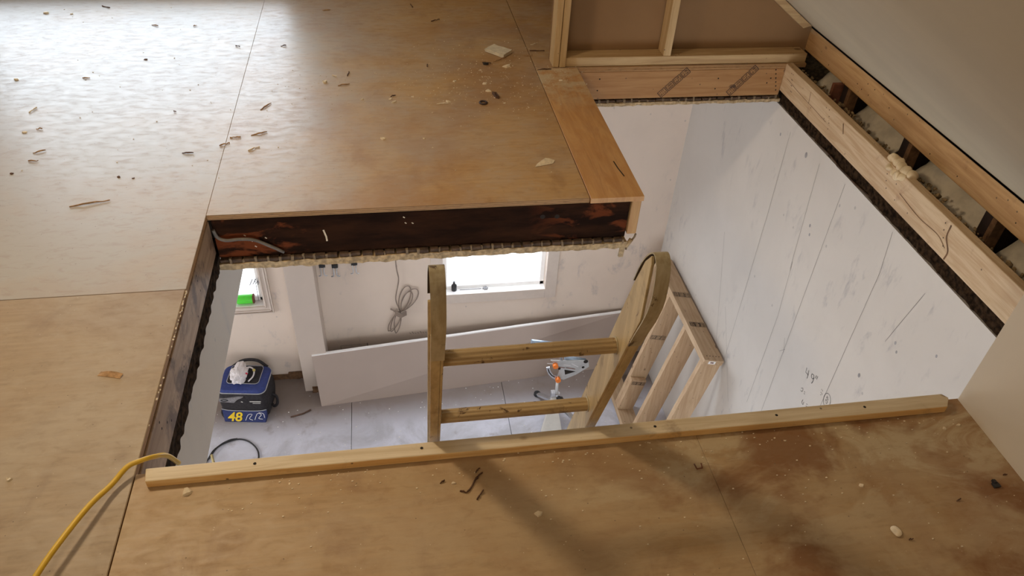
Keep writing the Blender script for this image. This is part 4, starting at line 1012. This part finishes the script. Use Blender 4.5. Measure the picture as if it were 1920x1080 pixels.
for i, (x, y, s_) in enumerate(CHIPS):
    z = .0012 if place(x, y) and x < -.6 else 0; r3 = random.Random(i+50); b_ = B(); r = .0062*s_; n = r3.randint(5, 7)
    a0 = r3.random()*6; top = []; bot = []
    for k in range(n):
        t = a0+2*math.pi*k/n+r3.uniform(-.3, .3); q = r*r3.uniform(.6, 1.15)
        bot.append(b_.verts.new((x+q*math.cos(t)*1.3, y+q*math.sin(t), z))); top.append(b_.verts.new((x+q*.8*math.cos(t)*1.3, y+q*.8*math.sin(t), z+r*r3.uniform(.25, .8))))
    b_.faces.new(bot[::-1]); b_.faces.new(top)
    for k in range(n): b_.faces.new((bot[k], bot[(k+1) % n], top[(k+1) % n], top[k]))
    dark = i in (16, 18, 19, 28)
    o = obj('plaster_chip', b_, M['chip_dark' if dark else 'chip_pale'])
    uniq(('dark' if dark else 'cream')+(' sizeable' if s_ > 1.55 else ' small')+' plaster chip '+near_what(x, y), 'plaster chip', o)
for lab, os_ in LABS.items():
    if len(os_) > 1:
        for o in os_: o['group'] = lab.replace('splinter', 'splinters', 1).replace('chip', 'chips', 1)
# particular scraps
b_ = B(); c_ = Vector((.555, 3.60, .007)); 
prism(b_, [(.494, 3.614), (.548, 3.668), (.628, 3.590), (.575, 3.530)], .004, .020, lambda u, v, w_: Vector((u, v, w_-.002)))
bmesh.ops.subdivide_edges(b_, edges=b_.edges[:], cuts=3); rough_edge(b_, .003, 2)
tag(obj('gypsum_offcut', b_, M['gypsum']), 'flat cream gypsum board offcut lying on the far floor', 'offcut')
b_ = B(); pts = [Vector((.416+.015*math.cos(t), 3.049+.015*math.sin(t), .005)) for t in [k*math.pi/8 for k in range(17)]]; tube(b_, pts, .0042, 8, False)
tag(obj('rubber_ring', b_, M['ring'], smooth=True), 'small dark round ring on the jutting floor', 'ring')
b_ = B(); g4 = [[b_.verts.new((.549+.075*u+.01*v, 2.493+.022*u+.032*v-.03*abs(u-.5)*v, .001+.010*math.sin(u*3.0)*v+.003*v)) for v in (0, .5, 1)] for u in (0, .25, .5, .75, 1)]
for a in range(4):
    for c_ in range(2): b_.faces.new((g4[a][c_], g4[a+1][c_], g4[a+1][c_+1], g4[a][c_+1]))
o = tag(obj('veneer_flap', b_, M['chip_pale']), 'curled pale flake lying alone near the front of the jutting floor', 'flake'); md = o.modifiers.new('solid', 'SOLIDIFY'); md.thickness = .0015
b_ = B(); g4 = [[b_.verts.new((-.80+.06*u+.006*v, 1.525-.018*u+.014*v, .0022+.008*math.sin(u*2.6)*v)) for v in (0, .5, 1)] for u in (0, .25, .5, .75, 1)]
for a in range(4):
    for c_ in range(2): b_.faces.new((g4[a][c_], g4[a+1][c_], g4[a+1][c_+1], g4[a][c_+1]))
o = tag(obj('veneer_flap', b_, M['chip']), 'lifted sliver of veneer on the left sheet beside the opening', 'flake'); md = o.modifiers.new('solid', 'SOLIDIFY'); md.thickness = .0012
b_ = B(); bmesh.ops.create_icosphere(b_, subdivisions=3, radius=.011, matrix=Matrix.Translation((1.094, .821, .004)) @ Matrix.Scale(.45, 4, (0, 0, 1)) @ Matrix.Scale(1.3, 4, (0, 1, 0))); rough_edge(b_, .004, 1)
tag(obj('compound_blob', b_, M['chip_pale'], smooth=True), 'dried cream blob stuck on the stained near floor', 'blob')
b_ = B(); box(b_, 1.408, 1.424, .905, .917, 0, .006); box(b_, 1.412, 1.420, .915, .924, 0, .009); rough_edge(b_, .003, 1)
tag(obj('black_scrap', b_, M['black']), 'small black scrap on the near floor by the knee wall', 'scrap')
b_ = B(); box(b_, .468, .484, 3.458, 3.472, 0, .008); box(b_, .478, .494, 3.455, 3.462, 0, .012); rough_edge(b_, .004, 1)
tag(obj('black_scrap', b_, M['black']), 'small black lump in front of the gypsum offcut', 'scrap')
b_ = B()
for p in ([(.468, 3.140), (.478, 3.095)], [(.478, 3.095), (.492, 3.090)], [(.492, 3.090), (.486, 3.135)], [(.486, 3.135), (.468, 3.140)]): box(b_, 0, 1, 0, 1, 0, 1, Matrix.Translation((p[0][0], p[0][1], 0)) @ Matrix.Rotation(math.atan2(p[1][1]-p[0][1], p[1][0]-p[0][0]), 4, 'Z') @ Matrix.Diagonal((math.dist(p[0], p[1]), .004, .012, 1)))
tag(obj('wood_loop', b_, M['chip_dark']), 'small squarish brown knot piece behind the dark ring', 'knot piece')
# rusty staple
b_ = B(); tube(b_, [(.690, 1.060, .004), (.692, 1.045, .004), (.706, 1.046, .004), (.708, 1.060, .004)], .0018, 6)
tag(obj('staple', b_, M['redbrown']), 'rusty staple on the near floor right of the ladder', 'staple')
# crumbs: past counting
b_ = B(); r3 = random.Random(21)
def crumb(x, y, s_): box(b_, x, x+s_*1.4, y, y+s_, 0, s_*.6, None)
for i in range(260):
    x = r3.gauss(.55, .22); y = r3.gauss(3.35, .22)
    if -.6 < x < .79 and 2.3 < y < 4.2: crumb(x, y, r3.uniform(.0012, .004))
for i in range(150): crumb(r3.uniform(-.55, .7), r3.uniform(2.9, 3.4), r3.uniform(.001, .003))
for i in range(90): crumb(r3.uniform(-1.9, .7), r3.uniform(2.45, 4.3), r3.uniform(.001, .0035))
for i in range(170):
    x = r3.uniform(-.5, 1.45); crumb(x, 1.145-abs(r3.gauss(0, .06)), r3.uniform(.001, .0032))
for i in range(80): crumb(r3.uniform(.3, 1.45), r3.uniform(.75, 1.13), r3.uniform(.001, .003))
for i in range(60): crumb(r3.gauss(.81, .06), r3.gauss(3.38, .03) if r3.random() < .5 else r3.uniform(3.2, 3.39), r3.uniform(.001, .0035))
tag(obj('plaster_crumbs', b_, M['chip_pale']), 'tiny cream plaster crumbs scattered over the plywood floor', 'crumbs')['kind'] = 'stuff'
